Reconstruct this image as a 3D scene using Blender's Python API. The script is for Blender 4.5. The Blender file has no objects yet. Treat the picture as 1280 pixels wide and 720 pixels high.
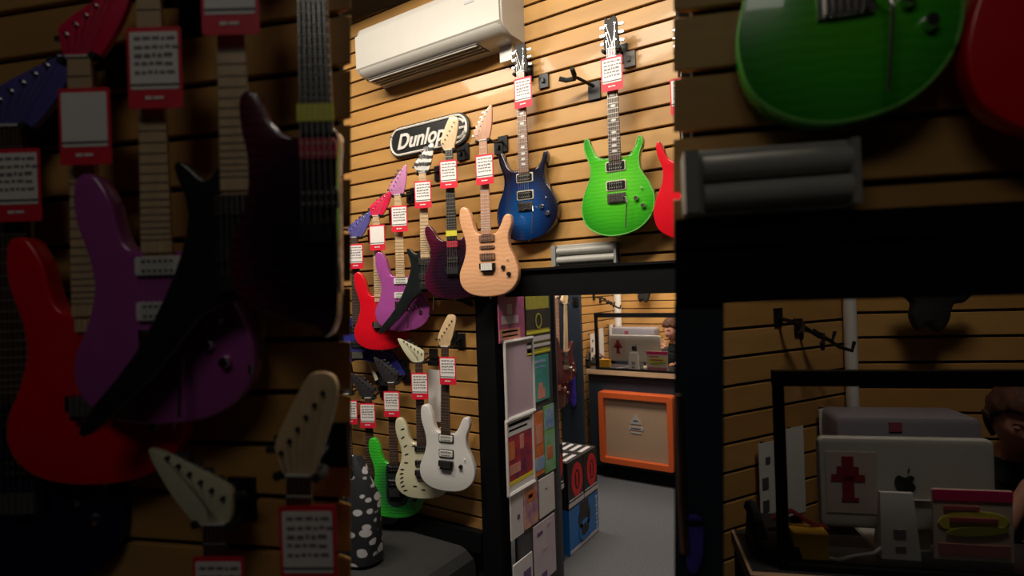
import bpy, bmesh, math, random
from mathutils import Vector, Matrix
from mathutils.geometry import tessellate_polygon
random.seed(4)
sc = bpy.context.scene
COL = sc.collection
# ------------------------------------------------------------------ camera
TH = math.radians(33.2); RO = math.radians(1.9)
R0 = Vector((math.cos(TH), math.sin(TH), 0)); U0 = Vector((0, 0, 1)); F = Vector((-math.sin(TH), math.cos(TH), 0))
RV = R0*math.cos(RO) - U0*math.sin(RO); UV = U0*math.cos(RO) + R0*math.sin(RO)
CAM = Vector((0, 0, 2.0)); FP = 700.0
cd = bpy.data.cameras.new('camera'); cam = bpy.data.objects.new('camera', cd); COL.objects.link(cam)
cam.matrix_world = Matrix(((RV.x, UV.x, -F.x, CAM.x), (RV.y, UV.y, -F.y, CAM.y), (RV.z, UV.z, -F.z, CAM.z), (0, 0, 0, 1)))
cd.sensor_width = 36.0; cd.lens = 36.0*FP/1280.0; cd.clip_start = .02
cd.dof.use_dof = True; cd.dof.focus_distance = 3.2; cd.dof.aperture_fstop = 2.0
sc.camera = cam
# ------------------------------------------------------------------ world, lamps, exposure
w = bpy.data.worlds.new('world'); sc.world = w; w.use_nodes = True
w.node_tree.nodes['Background'].inputs[0].default_value = (.5, .5, .55, 1)
w.node_tree.nodes['Background'].inputs[1].default_value = .05
sc.view_settings.view_transform = 'Standard'; sc.view_settings.look = 'None'
sc.view_settings.gamma = 1.0; sc.view_settings.use_curve_mapping = False; sc.view_settings.exposure = 0.0
def area(name, loc, target, size, size_y, power, col):
    l = bpy.data.lights.new(name, 'AREA'); l.shape = 'RECTANGLE'; l.size = size; l.size_y = size_y
    l.energy = power; l.color = col
    o = bpy.data.objects.new(name, l); COL.objects.link(o); o.location = loc
    o.rotation_euler = (Vector(target)-Vector(loc)).to_track_quat('-Z', 'Y').to_euler(); return o
area('ceiling_lamp_guitar_wall', (-1.25, 1.05, 3.75), (-1.9, 2.5, 1.4), 1.6, .25, 46, (1, .90, .74))
area('ceiling_lamp_aisle', (-2.6, 1.0, 3.8), (-2.8, 2.3, 1.4), .9, .25, 30, (1, .90, .78))
area('ceiling_lamp_counter', (-2.3, 4.3, 3.4), (-2.4, 5.9, 1.0), 1.6, .5, 70, (1, .91, .78))
area('back_wall_fill', (-1.9, 5.9, 3.4), (-2.1, 6.4, 1.6), 1.2, .3, 42, (1, .88, .70))  # added fill that brightens the far slats, no known fixture
area('ceiling_lamp_poster_aisle', (-.95, 2.9, 3.2), (-1.7, 3.0, .8), .5, .3, 13, (1, .93, .86))
area('booth_fill', (.35, 1.75, 3.6), (.4, 2.2, 1.0), .6, .3, 9, (1, .90, .76))  # added fill that lifts the dark booth, no known fixture
area('partition_fill', (.0, -1.1, 3.8), (-.2, .9, 2.0), 1.2, .5, 3.9, (1, .93, .82))  # weak fill added behind the camera for the partition fronts

# ------------------------------------------------------------------ unprojection of photo pixels to planes
def ray(x, y): return F + RV*((x-640)/FP) - UV*((y-360)/FP)
def onY(x, y, Y):
    r = ray(x, y); return CAM + r*(Y/r.y)
def onX(x, y, X):
    r = ray(x, y); return CAM + r*(X/r.x)
def onZ(x, y, Z):
    r = ray(x, y); return CAM + r*((Z-2.0)/r.z)
def atd(x, y, t): return CAM + ray(x, y)*t
DB = ray(-2780, 474); DB.z = 0; DB.normalize(); UB = -DB              # direction the added near partition runs
NB = Vector((UB.y, -UB.x, 0)).normalized()                             # its normal, towards the camera
if NB.dot(F) > 0: NB = -NB
PB = CAM + F*1.03
YAWB = math.atan2(UB.y, UB.x)
def onB(x, y, off=0.0):
    r = ray(x, y); p = PB + NB*off
    return CAM + r*((p-CAM).dot(NB)/r.dot(NB))
def mp(x, y): return ((x-438)*3.168, 360+(y-360)*3.168)

# ------------------------------------------------------------------ materials
MATS = {}
def mat(name, col, rough=.5, metal=0, coat=0, var=0.0, vscale=20, col2=None, bump=0, emit=0, kind='noise', stretch=(1, 1, 1), trans=0):
    if name in MATS: return MATS[name]
    m = bpy.data.materials.new(name); m.use_nodes = True; nt = m.node_tree; b = nt.nodes['Principled BSDF']
    b.inputs['Roughness'].default_value = rough; b.inputs['Metallic'].default_value = metal
    b.inputs['Coat Weight'].default_value = coat; b.inputs['Coat Roughness'].default_value = .06
    if trans: b.inputs['Transmission Weight'].default_value = trans
    c2 = col2 if col2 else tuple(max(0, c*(1-var)) for c in col)
    tc = nt.nodes.new('ShaderNodeTexCoord'); mpn = nt.nodes.new('ShaderNodeMapping'); mpn.inputs['Scale'].default_value = stretch
    nt.links.new(tc.outputs['Object'], mpn.inputs['Vector'])
    if kind == 'wave':
        t = nt.nodes.new('ShaderNodeTexWave'); t.inputs['Scale'].default_value = vscale; t.inputs['Distortion'].default_value = 6
        t.inputs['Detail'].default_value = 3; t.bands_direction = 'Z'; fac = t.outputs['Fac']
    elif kind == 'blobs':
        t = nt.nodes.new('ShaderNodeTexVoronoi'); t.inputs['Scale'].default_value = vscale; fac = t.outputs['Distance']
    else:
        t = nt.nodes.new('ShaderNodeTexNoise'); t.inputs['Scale'].default_value = vscale; t.inputs['Detail'].default_value = 4; fac = t.outputs['Fac']
    nt.links.new(mpn.outputs['Vector'], t.inputs['Vector'])
    rp = nt.nodes.new('ShaderNodeValToRGB'); rp.color_ramp.elements[0].color = (*c2, 1); rp.color_ramp.elements[1].color = (*col, 1)
    if kind == 'blobs': rp.color_ramp.elements[0].position = .40; rp.color_ramp.elements[1].position = .46
    else: rp.color_ramp.elements[0].position = .3; rp.color_ramp.elements[1].position = .65
    nt.links.new(fac, rp.inputs['Fac']); nt.links.new(rp.outputs['Color'], b.inputs['Base Color'])
    if bump:
        bp = nt.nodes.new('ShaderNodeBump'); bp.inputs['Strength'].default_value = bump; bp.inputs['Distance'].default_value = .004
        nt.links.new(fac, bp.inputs['Height']); nt.links.new(bp.outputs['Normal'], b.inputs['Normal'])
    MATS[name] = m; return m
def burst(name, centre, mid, edge, c=(0, -.66), r0=.05, r1=.19, flame=.35):
    """sunburst finish: colour runs from the body's centre to its rim, crossed by flame figure"""
    m = bpy.data.materials.new(name); m.use_nodes = True; nt = m.node_tree; b = nt.nodes['Principled BSDF']
    b.inputs['Roughness'].default_value = .25; b.inputs['Coat Weight'].default_value = 1; b.inputs['Coat Roughness'].default_value = .05
    tc = nt.nodes.new('ShaderNodeTexCoord'); mpn = nt.nodes.new('ShaderNodeMapping')
    mpn.inputs['Location'].default_value = (-c[0], 0, -c[1]*.8); mpn.inputs['Scale'].default_value = (1, 0, .8)
    nt.links.new(tc.outputs['Object'], mpn.inputs['Vector'])
    ln = nt.nodes.new('ShaderNodeVectorMath'); ln.operation = 'LENGTH'; nt.links.new(mpn.outputs[0], ln.inputs[0])
    mr = nt.nodes.new('ShaderNodeMapRange'); mr.inputs[1].default_value = r0; mr.inputs[2].default_value = r1
    nt.links.new(ln.outputs['Value'], mr.inputs[0])
    rp = nt.nodes.new('ShaderNodeValToRGB'); e = rp.color_ramp.elements
    e[0].color = (*centre, 1); e[1].color = (*edge, 1); k = e.new(.55); k.color = (*mid, 1)
    nt.links.new(mr.outputs[0], rp.inputs[0])
    wv = nt.nodes.new('ShaderNodeTexWave'); wv.bands_direction = 'Z'; wv.inputs['Scale'].default_value = 18; wv.inputs['Distortion'].default_value = 5
    nt.links.new(tc.outputs['Object'], wv.inputs['Vector'])
    mx = nt.nodes.new('ShaderNodeMix'); mx.data_type = 'RGBA'; mx.blend_type = 'MULTIPLY'
    g = nt.nodes.new('ShaderNodeMapRange'); g.inputs[3].default_value = 1-flame; g.inputs[4].default_value = 1
    nt.links.new(wv.outputs['Fac'], g.inputs[0]); mx.inputs[0].default_value = 1
    nt.links.new(rp.outputs[0], mx.inputs[6]); nt.links.new(g.outputs[0], mx.inputs[7])
    nt.links.new(mx.outputs[2], b.inputs['Base Color']); MATS[name] = m; return m

PLANK = [mat('plank_wood_%d' % i, c, .42, coat=.15, var=.16, vscale=3.5, stretch=(1, 1, 5)) for i, c in enumerate(
    [(.57, .305, .092), (.53, .275, .080), (.60, .33, .105), (.55, .295, .092)])]
BLACK = mat('black_paint', (.004, .004, .005), .6, var=.2); BLACK.node_tree.nodes['Principled BSDF'].inputs['Specular IOR Level'].default_value = .15
DARKGAP = mat('groove_backing', (.020, .009, .006), .9, var=.2)
NAVY = mat('navy_paint', (.016, .026, .042), .6, var=.2, vscale=6)
MAPLE = mat('maple_wood', (.80, .56, .32), .38, coat=.3, var=.14, vscale=9, stretch=(6, 6, 1))
PINKMAPLE = mat('rose_maple_wood', (.66, .34, .22), .4, coat=.3, var=.2, vscale=9, stretch=(6, 6, 1))
ROSE = mat('rosewood', (.075, .035, .022), .5, var=.4, vscale=14, stretch=(6, 6, 1))
ROSE2 = mat('light_rosewood', (.26, .13, .08), .5, var=.3, vscale=14, stretch=(6, 6, 1))
EBONY = mat('ebony', (.015, .013, .013), .4, var=.3)
CHROME = mat('chrome', (.80, .78, .74), .22, metal=1, var=.08)
STEEL = mat('fret_wire', (.75, .72, .66), .3, metal=.9, var=.05)
BLKM = mat('black_metal', (.02, .02, .022), .35, metal=.5, var=.1)
PLW = mat('white_plastic', (.80, .78, .74), .4, var=.05)
CREAMP = mat('cream_plastic', (.74, .68, .52), .4, var=.06)
REDP = mat('red_plastic', (.55, .02, .05), .4, var=.1)
YELL = mat('yellow_sticker', (.85, .80, .04), .5, var=.05)
TAGW = mat('tag_card', (.92, .88, .85), .55, var=.04)
TAGR = mat('tag_red', (.80, .015, .045), .5, var=.08)
INK = mat('ink', (.10, .09, .10), .6, var=.1)
RUB = mat('black_rubber', (.012, .012, .013), .75, var=.2)
CARPET = mat('grey_carpet', (.115, .118, .128), .95, var=.35, vscale=90, bump=.6)
DCARPET = mat('charcoal_carpet', (.035, .035, .036), .95, var=.35, vscale=90, bump=.6)
WHITEP = mat('white_paint', (.72, .70, .67), .5, var=.05)
CEIL = mat('dark_ceiling', (.016, .011, .010), .9, var=.3, vscale=5)
TAN = mat('grille_cloth', (.44, .29, .185), .85, var=.2, vscale=260, bump=.4)
ORANGE = mat('orange_vinyl', (.68, .115, .024), .5, var=.12, vscale=60)
WOODTOP = mat('counter_edge_wood', (.62, .40, .24), .4, var=.2, vscale=6, stretch=(1, 6, 6))

# ------------------------------------------------------------------ mesh helpers
class MB:
    def __init__(s): s.v = []; s.f = []
    def box(s, c, d, m=None):
        k = len(s.v); c = Vector(c)
        for z in (-1, 1):
            for y in (-1, 1):
                for x in (-1, 1):
                    p = Vector((x*d[0]/2, y*d[1]/2, z*d[2]/2)); p = (m @ p if m else p) + c; s.v.append(p)
        for q in ((0, 2, 3, 1), (4, 5, 7, 6), (0, 1, 5, 4), (2, 6, 7, 3), (0, 4, 6, 2), (1, 3, 7, 5)): s.f.append([k+i for i in q])
        return s
    def tube(s, pts, r, n=8, closed=False):
        pts = [Vector(p) for p in pts]; rs = r if isinstance(r, (list, tuple)) else [r]*len(pts); k0 = len(s.v); N = len(pts)
        for i, p in enumerate(pts):
            a = pts[(i-1) % N] if (i > 0 or closed) else p; b = pts[(i+1) % N] if (i < N-1 or closed) else p
            d = (b-a).normalized(); up = Vector((0, 0, 1)) if abs(d.z) < .9 else Vector((1, 0, 0))
            u = d.cross(up).normalized(); v = d.cross(u)
            for j in range(n):
                t = 2*math.pi*j/n; s.v.append(p + (u*math.cos(t)+v*math.sin(t))*rs[i])
        for i in range(N if closed else N-1):
            for j in range(n):
                a = k0+i*n+j; b = k0+i*n+(j+1) % n; c = k0+((i+1) % N)*n+(j+1) % n; d = k0+((i+1) % N)*n+j; s.f.append([a, b, c, d])
        if not closed:
            s.f.append([k0+j for j in range(n)][::-1]); s.f.append([k0+(N-1)*n+j for j in range(n)])
        return s
    def cyl(s, a, b, r, n=12): return s.tube([a, b], r, n)
    def rings(s, rings, cap=True):
        k0 = len(s.v); n = len(rings[0])
        for r in rings: s.v += [Vector(p) for p in r]
        for i in range(len(rings)-1):
            for j in range(n):
                s.f.append([k0+i*n+j, k0+i*n+(j+1) % n, k0+(i+1)*n+(j+1) % n, k0+(i+1)*n+j])
        if cap:
            s.f.append([k0+j for j in range(n)][::-1]); s.f.append([k0+(len(rings)-1)*n+j for j in range(n)])
        return s
    def plate(s, out, y0, y1, bev=.0, steps=3):
        """outline in (x,z), from y0 (front) to y1 (back), rounded edges"""
        n = len(out); P = [Vector((a, 0, b)) for a, b in out]
        ar = sum(P[i].x*P[(i+1) % n].z-P[(i+1) % n].x*P[i].z for i in range(n)); sg = 1 if ar > 0 else -1
        nr = []
        for i in range(n):
            d = (P[(i+1) % n]-P[(i-1) % n]).normalized(); nr.append(Vector((d.z*sg, 0, -d.x*sg)))
        rs = []
        if bev:
            for k in range(steps+1):
                a = k/steps*math.pi/2; rs.append([P[i]-nr[i]*bev*(1-math.sin(a))+Vector((0, y0+bev*(1-math.cos(a)), 0)) for i in range(n)])
            for k in range(steps+1):
                a = (1-k/steps)*math.pi/2; rs.append([P[i]-nr[i]*bev*(1-math.sin(a))+Vector((0, y1-bev*(1-math.cos(a)), 0)) for i in range(n)])
        else: rs = [[p+Vector((0, y0, 0)) for p in P], [p+Vector((0, y1, 0)) for p in P]]
        k0 = len(s.v); s.rings(rs, cap=False)
        for t in tessellate_polygon([[Vector((p.x, p.z, 0)) for p in P]]):
            s.f.append([k0+i for i in t]); s.f.append([k0+(len(rs)-1)*n+i for i in t][::-1])
        return s
    def mesh(s, name, m, smooth=False):
        me = bpy.data.meshes.new(name); me.from_pydata([tuple(p) for p in s.v], [], s.f); me.validate()
        bm = bmesh.new(); bm.from_mesh(me); bmesh.ops.recalc_face_normals(bm, faces=bm.faces); bm.to_mesh(me); bm.free()
        me.materials.append(m)
        if smooth:
            for p in me.polygons: p.use_smooth = True
            try: me.set_sharp_from_angle(angle=math.radians(38))
            except Exception: pass
        return me
    def build(s, name, m, parent=None, smooth=False, label=None):
        return link(name, s.mesh(name, m, smooth), parent, label)
def link(name, me, parent=None, label=None):
    o = bpy.data.objects.new(name, me); COL.objects.link(o)
    if parent: o.parent = parent
    if label: o['label'] = label
    return o
def thing(name, label, cat, loc=(0, 0, 0), rz=0, group=None, rot=None):
    o = bpy.data.objects.new(name, None); COL.objects.link(o); o.empty_display_size = .05; o.location = loc
    o.rotation_euler = rot if rot else (0, 0, rz); o['label'] = label; o['category'] = cat
    if group: o['group'] = group
    return o
def struct(o): o['kind'] = 'structure'; return o
def copy_tree(o, parent=None):
    c = o.copy(); COL.objects.link(c); c.parent = parent
    for ch in o.children: copy_tree(ch, c)
    return c
def smooth_loop(pts, sub=5):
    n = len(pts); out = []
    for i in range(n):
        p0, p1, p2, p3 = [Vector(pts[(i+k-1) % n]) for k in range(4)]
        for j in range(sub):
            t = j/sub
            out.append(tuple(.5*((2*p1)+(-p0+p2)*t+(2*p0-5*p1+4*p2-p3)*t*t+(-p0+3*p1-3*p2+p3)*t**3)))
    return out
def rrect(w, h, r, n=4, cx=0, cz=0):
    o = []
    for sx, sz, a0 in ((1, 1, 0), (-1, 1, 90), (-1, -1, 180), (1, -1, 270)):
        for k in range(n+1):
            a = math.radians(a0+90*k/n); o.append((cx+sx*(w/2-r)+r*math.cos(a), cz+sz*(h/2-r)+r*math.sin(a)))
    return o

# ------------------------------------------------------------------ slat walls: each plank its own object
def slat_wall(name, p0, dirv, nrm, zlines, spans, thick=.016, gap=.0125):
    """planks between successive groove heights; spans(z0,z1) -> list of ((s0 at z0, s0 at z1),(s1 at z0, s1 at z1))"""
    root = bpy.data.objects.new(name, None); COL.objects.link(root); struct(root)
    i = 0
    for a, b in zip(zlines[:-1], zlines[1:]):
        za, zb = a+gap/2, b-gap/2
        for sl in spans(za, zb):
            (s0a, s0b), (s1a, s1b), ins0, ins1 = sl
            q = []
            for off, k in ((0, 1), (thick, 0)):
                for s_, z in ((s0a+(0 if k else ins0), za), (s1a-(0 if k else ins1), za), (s1b-(0 if k else ins1), zb), (s0b+(0 if k else ins0), zb)):
                    q.append(p0+dirv*s_-nrm*off+Vector((0, 0, z)))
            # small chamfer on front edges
            ch = .0022; q2 = []
            for j, v in enumerate(q[:4]): q2.append(v+Vector((0, 0, ch if j < 2 else -ch)))
            mid = [v-nrm*ch for v in q[:4]]
            m = MB(); m.rings([q2, mid, q[4:]]); m.build('plank', PLANK[(i*7+3) % 4], root); i += 1
    return root
PIT = .0945; Z0 = 3.0835
zA = [Z0+PIT*k for k in range(-26, 10)]
XL, XR = -4.1, -.72
OPX0, OPX1 = -1.86, XR       # opening in the guitar wall, under its black header
HZ0, HZ1 = 1.955, 2.085
def spansA(za, zb):
    if zb <= HZ0+.02: return [((XL, XL), (OPX0-.002, OPX0-.002), 0, 0)]
    return [((XL, XL), (XR, XR), 0, 0)]
wall = slat_wall('wall_back', Vector((0, 2.5, 0)), Vector((1, 0, 0)), Vector((0, -1, 0)), zA, spansA)
m = MB(); m.box(((XL+OPX0)/2, 2.531, 2.0), (OPX0-XL, .03, 4.0)); m.box(((OPX0+XR)/2, 2.531, (4.0+HZ0)/2), (XR-OPX0, .03, 4.0-HZ0))
m.build('groove_backing', DARKGAP, wall)
# black post and header of the opening
post = MB().box((-1.79, 2.50, 1.02), (.125, .09, 2.04)).build('trim_1', BLACK); struct(post)
mh = MB(); mh.box(((-1.62+XR)/2-.06, 2.47, (HZ0+HZ1)/2), (XR+1.62+.22, .08, HZ1-HZ0)); mh.box(((-1.62+XR)/2-.06, 2.46, HZ1+.006), (XR+1.62+.22, .1, .012))
struct(mh.build('trim_2', BLACK))
# black skirting between the lower planks and the platform
struct(MB().box(((XL-1.86)/2, 2.47, .605), (-1.86-XL, .05, .11)).build('baseboard_back', BLACK))
# floor, ceiling, outer walls
fl = MB().box((-.9, 2.6, -.03), (8.2, 10.6, .06)).build('floor', CARPET); struct(fl)
struct(MB().box((-.9, 2.6, 4.03), (8.2, 10.6, .06)).build('ceiling', CEIL))
SH = mat('shop_plaster', (.20, .16, .12), .8, var=.1, vscale=4)
struct(MB().box((-4.6, 2.6, 2), (.06, 10.6, 4)).build('wall_left', SH))
struct(MB().box((3.1, 2.6, 2), (.06, 10.6, 4)).build('wall_right', BLACK))
struct(MB().box((-.9, -2.6, 2), (8.2, .06, 4)).build('wall_front', BLACK))
# dark soffit crossing under the ceiling at the top left
a = onZ(430, 22.5, 3.74); b = onZ(560, -6, 3.74); d = (b-a).normalized(); n_ = Vector((d.y, -d.x, 0))
if n_.y > 0: n_ = -n_
s0 = a-d*1.0; s1 = b+d*1.2
m = MB(); m.rings([[s0, s1, s1+n_*.8, s0+n_*.8], [p+Vector((0, 0, .26)) for p in (s0, s1, s1+n_*.8, s0+n_*.8)]])
struct(m.build('trim_3', CEIL))
# carpeted display platform below the guitars
m = MB(); m.plate([(XL, 0), (-1.93, 0), (-1.93, .5), (-1.96, .55), (-2.0, .565), (XL, .565)], 1.62, 2.485)
pf = m.build('display_platform', DCARPET); struct(pf)

# ------------------------------------------------------------------ added near partition (dim, stands for darkened side bands) with an opening in the middle
def sB(x, z):
    """position along the partition of photo column x at height z"""
    # ray plane of the column
    r1 = ray(x, 0); r2 = ray(x, 720); nn = r1.cross(r2)
    # PB + UB*s + (0,0,z-PB.z): dot with nn relative to CAM = 0
    q = Vector((PB.x, PB.y, z))-CAM
    return -q.dot(nn)/UB.dot(nn)
P0B = Vector((PB.x, PB.y, 0))
def zl(zr, pitch, lo, hi):
    z = zr
    while z-pitch > lo: z -= pitch
    o = []
    while z < hi: o.append(z); z += pitch
    return o
SLB, SRB = -1.9, 1.35
zLB = zl(onB(0, 77).z, .1062, -.02, 4.02)
zRB = zl(onB(1280, 217).z, .1045, 2.02, 4.02)
def spansL(za, zb): return [((SLB, SLB), (sB(438, za), sB(438, zb)), 0, .03)]
wl = slat_wall('wall_added_left', P0B, UB, NB, zLB, spansL)
HB1 = onB(1060, 266).z; HB0 = onB(1060, 374).z
def spansR(za, zb):
    if za < HB1-.06: return []
    return [((sB(842, za), sB(842, zb)), (SRB, SRB), .03, 0)]
wr = slat_wall('wall_added_right', P0B, UB, NB, zRB, spansR)
def backing(x0f, x1f, z0, z1, parent, off=.014, t=.02, name='groove_backing', mt=DARKGAP, ins0=0, ins1=0):
    q = []
    for o_, e in ((off, 0), (off+t, 1)):
        for f_, z, sgn in ((x0f, z0, ins0), (x1f, z0, -ins1), (x1f, z1, -ins1), (x0f, z1, ins0)):
            q.append(P0B+UB*(f_(z)+sgn)-NB*o_+Vector((0, 0, z)))
    return MB().rings([q[:4], q[4:]]).build(name, mt, parent)
backing(lambda z: SLB, lambda z: sB(438, z), 0, 4, wl, ins1=.032)
backing(lambda z: sB(842, z), lambda z: SRB, HB0+.02, 4, wr, ins0=.032)
# black header beam and navy post of the added near opening
def slabB(f0, f1, z0, z1, y0, y1, name, mt, tap=0):
    q = []
    for o_, e in ((-y0, 0), (y1, 1)):
        for f_, z, sg in ((f0, z0, 1), (f1, z0, 0), (f1, z1, 0), (f0, z1, 1)):
            q.append(P0B+UB*(f_(z)+sg*e*tap)-NB*o_+Vector((0, 0, z)))
    return MB().rings([q[:4], q[4:]]).build(name, mt)
struct(slabB(lambda z: sB(843, z), lambda z: SRB, HB0, HB1, .012, .06, 'trim_4', BLACK, .04))
struct(slabB(lambda z: sB(843, z), lambda z: SRB, HB1-.045, HB1+.002, .022, .02, 'trim_5', BLACK, .03))
struct(slabB(lambda z: sB(843, z), lambda z: sB(905, z), 0, HB0, .0, .05, 'trim_6', NAVY, .03))

# ------------------------------------------------------------------ guitars
STRAT = [(-.028, -.485), (-.060, -.478), (-.078, -.445), (-.092, -.385), (-.122, -.338), (-.156, -.348), (-.158, -.42), (-.134, -.50), (-.128, -.56), (-.144, -.625), (-.170, -.69), (-.160, -.755), (-.105, -.80), (-.01, -.815), (.09, -.802), (.152, -.755), (.170, -.69), (.152, -.62), (.124, -.56), (.120, -.50), (.140, -.44), (.132, -.396), (.102, -.398), (.076, -.45), (.055, -.478), (.034, -.488)]
PRS = [(-.03, -.475), (-.065, -.472), (-.095, -.45), (-.115, -.405), (-.130, -.372), (-.146, -.382), (-.143, -.43), (-.12, -.50), (-.125, -.56), (-.155, -.63), (-.168, -.70), (-.145, -.77), (-.08, -.812), (0, -.822), (.09, -.80), (.15, -.745), (.168, -.67), (.145, -.60), (.11, -.54), (.105, -.48), (.123, -.425), (.118, -.398), (.104, -.402), (.090, -.44), (.065, -.472), (.035, -.478)]
BURGB = [(-.028, -.495), (-.060, -.49), (-.088, -.47), (-.108, -.435), (-.134, -.405), (-.158, -.415), (-.158, -.46), (-.136, -.52), (-.13, -.57), (-.150, -.63), (-.172, -.69), (-.160, -.755), (-.105, -.80), (-.01, -.815), (.09, -.802), (.152, -.755), (.170, -.69), (.150, -.62), (.120, -.56), (.114, -.50), (.136, -.44), (.130, -.400), (.108, -.400), (.086, -.445), (.06, -.478), (.034, -.488)]
NARROW = [(-.03, -.49), (-.06, -.485), (-.085, -.46), (-.11, -.41), (-.135, -.42), (-.135, -.47), (-.125, -.53), (-.13, -.60), (-.16, -.68), (-.15, -.76), (-.09, -.80), (-.02, -.82), (.0, -.84), (.020, -.80), (.024, -.72), (.026, -.62), (.028, -.54), (.028, -.48)]
POINTY_SLIM = [(-.03, -.44), (-.06, -.47), (-.10, -.435), (-.118, -.445), (-.095, -.53), (-.125, -.64), (-.20, -.78), (-.30, -.90), (-.285, -.925), (-.165, -.82), (-.08, -.72), (0, -.69), (.07, -.72), (.08, -.65), (.07, -.57), (.08, -.48), (.06, -.46), (.05, -.49), (.03, -.45)]
POINTY = [(-.03, -.44), (-.06, -.47), (-.10, -.435), (-.118, -.445), (-.095, -.53), (-.125, -.64), (-.20, -.78), (-.30, -.90), (-.285, -.925), (-.165, -.82), (-.08, -.72), (0, -.69), (.12, -.72), (.25, -.78), (.26, -.76), (.19, -.65), (.12, -.57), (.14, -.48), (.12, -.46), (.05, -.49), (.03, -.45)]
ROUND = [(-.03, -.46), (-.09, -.46), (-.14, -.49), (-.14, -.55), (-.12, -.60), (-.155, -.66), (-.17, -.73), (-.13, -.79), (-.05, -.815), (.05, -.815), (.13, -.79), (.17, -.73), (.155, -.66), (.12, -.60), (.13, -.54), (.13, -.45), (.10, -.44), (.075, -.48), (.035, -.485)]
HEAD_POINT = [(-.024, -.004), (.024, -.004), (.036, .03), (.042, .10), (.036, .175), (.022, .178), (-.012, .125), (-.058, .045), (-.052, .02)]
HEAD_STRAT = [(-.024, -.004), (.024, -.004), (.026, .03), (.030, .06), (.032, .15), (.018, .182), (-.012, .182), (-.03, .16), (-.055, .05), (-.045, .02)]
HEAD_PRS = [(-.023, -.004), (.023, -.004), (.036, .025), (.030, .07), (.027, .13), (.012, .142), (-.010, .132), (-.027, .14), (-.030, .07), (-.036, .025)]
tuner_mesh = None
def rounded_sharp(out):
    return smooth_loop(out, 3)
def frets_z(n=22, scale=.648):
    return [-(scale-scale/2**(k/12)) for k in range(1, n+1)]
def guitar(label, loc, s, yaw, body, bodym, neckm, boardm, headm, head=HEAD_POINT, hs_rot=0, hs_mir=False, pickups=('black', 'black'), bridge='floyd', knobs=2, lean=0, group=None, pw=.088, xs=1.0,
           sharp=False, near=False, inlay=None, sticker=False, extra=None, binding=None, strings=True, tun=CHROME, name='electric_guitar', pickm=None, fretc=STEEL):
    g = thing(name, label, 'guitar', loc, group=group, rot=(0, 0, 0))
    g.rotation_euler = (Matrix.Rotation(yaw, 3, 'Z') @ Matrix.Rotation(math.radians(lean), 3, 'Y')).to_euler()
    g.scale = (s*xs, s, s)
    out = smooth_loop(body, 5) if not sharp else [p for p in smooth_loop(body, 3)]
    MB().plate(out, -.002, .040, .006 if not sharp else .004).build('body', bodym, g, True)
    if binding:
        ring = [Vector((x*.985, -.001, -.64+(z+.64)*.985)) for x, z in out]
        MB().tube(ring, .0028, 5, True).build('binding', binding, g)
    # neck: D section behind the fingerboard
    rs = []
    for z, wd, dp in ((0.0, .043, .012), (-.06, .045, .020), (-.40, .054, .023), (-.455, .056, .028), (-.52, .056, .028)):
        rs.append([(-wd/2, -.008, z), (wd/2, -.008, z), (wd*.42, .002, z), (wd*.2, dp-.012, z), (-wd*.2, dp-.012, z), (-wd*.42, .002, z)])
    MB().rings(rs).build('neck', neckm, g, True)
    rs = [[(-a/2, -.0135, z), (a/2, -.0135, z), (a/2, -.008, z), (-a/2, -.008, z)] for z, a in ((0, .043), (-.49, .057))]
    fb = MB().rings(rs).build('fingerboard', boardm, g)
    MB().box((0, -.0145, .001), (.044, .006, .004)).build('nut', PLW, g)
    fz = frets_z()
    def wid(z): return .043+(-z)*.0286
    if near:
        me = MB().tube([(-.5, 0, 0), (.5, 0, 0)], .0016, 6).mesh('fret', fretc)
        for z in fz:
            o = link('fret', me, fb); o.location = (0, -.0137, z); o.scale = (wid(z), 1, 1)
    else:
        m = MB()
        for z in fz: m.box((0, -.0141, z), (wid(z), .0016, .0024))
        o = m.build('frets', fretc, fb); o['kind'] = 'stuff'
    if inlay:
        m = MB()
        for k in (2, 4, 6, 8, 11, 14, 16, 18, 20):
            z = (fz[k]+fz[k-1])/2; m.plate([(.012*math.cos(t*.785), z+.006*math.sin(t*.785)) for t in range(8)], -.0142, -.0132)
        m.build('inlays', inlay, fb)['kind'] = 'stuff'
    # headstock with tuners
    hp = bpy.data.objects.new('headstock', None)
    hl = [((-x if hs_mir else x), z) for x, z in head]
    ca, sa = math.cos(math.radians(hs_rot)), math.sin(math.radians(hs_rot))
    rotp = lambda x, z: (x*ca+z*sa, -x*sa+z*ca)
    hl2 = [rotp(x, z) if z > 0.001 else (x, z) for x, z in hl]
    hso = MB().plate(smooth_loop(hl2, 3), -.010, .004, .002, 2).build('headstock', headm, g, True)
    def tuner(x, z, side):
        m = MB(); m.cyl((x, -.012, z), (x, .014, z), .0045, 8); m.cyl((x, -.0125, z), (x, -.018, z), .003, 6)
        m.box((x+side*.012, .006, z), (.020, .010, .010)); m.plate(rrect(.016, .013, .004, 2, x+side*.028, z), .002, .010, .002, 1)
        m.build('tuner', tun, g)
    heads = []
    if head is HEAD_PRS:
        for k in range(3):
            for sd in (-1, 1): tuner(sd*.020, .035+k*.036, sd); heads.append((sd*.02, .035+k*.036))
    else:
        for k in range(6):
            t = k/5; x = -.040+t*.048; z = .030+t*.120
            if hs_mir: x = -x
            xr, zr = rotp(x, z); tuner(xr, zr, 1 if hs_mir else -1); heads.append((xr, zr))
    # pickups
    zs = {1: [-.615], 2: [-.515, -.600], 3: [-.51, -.555, -.605]}[len(pickups)] if pickups else []
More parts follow.
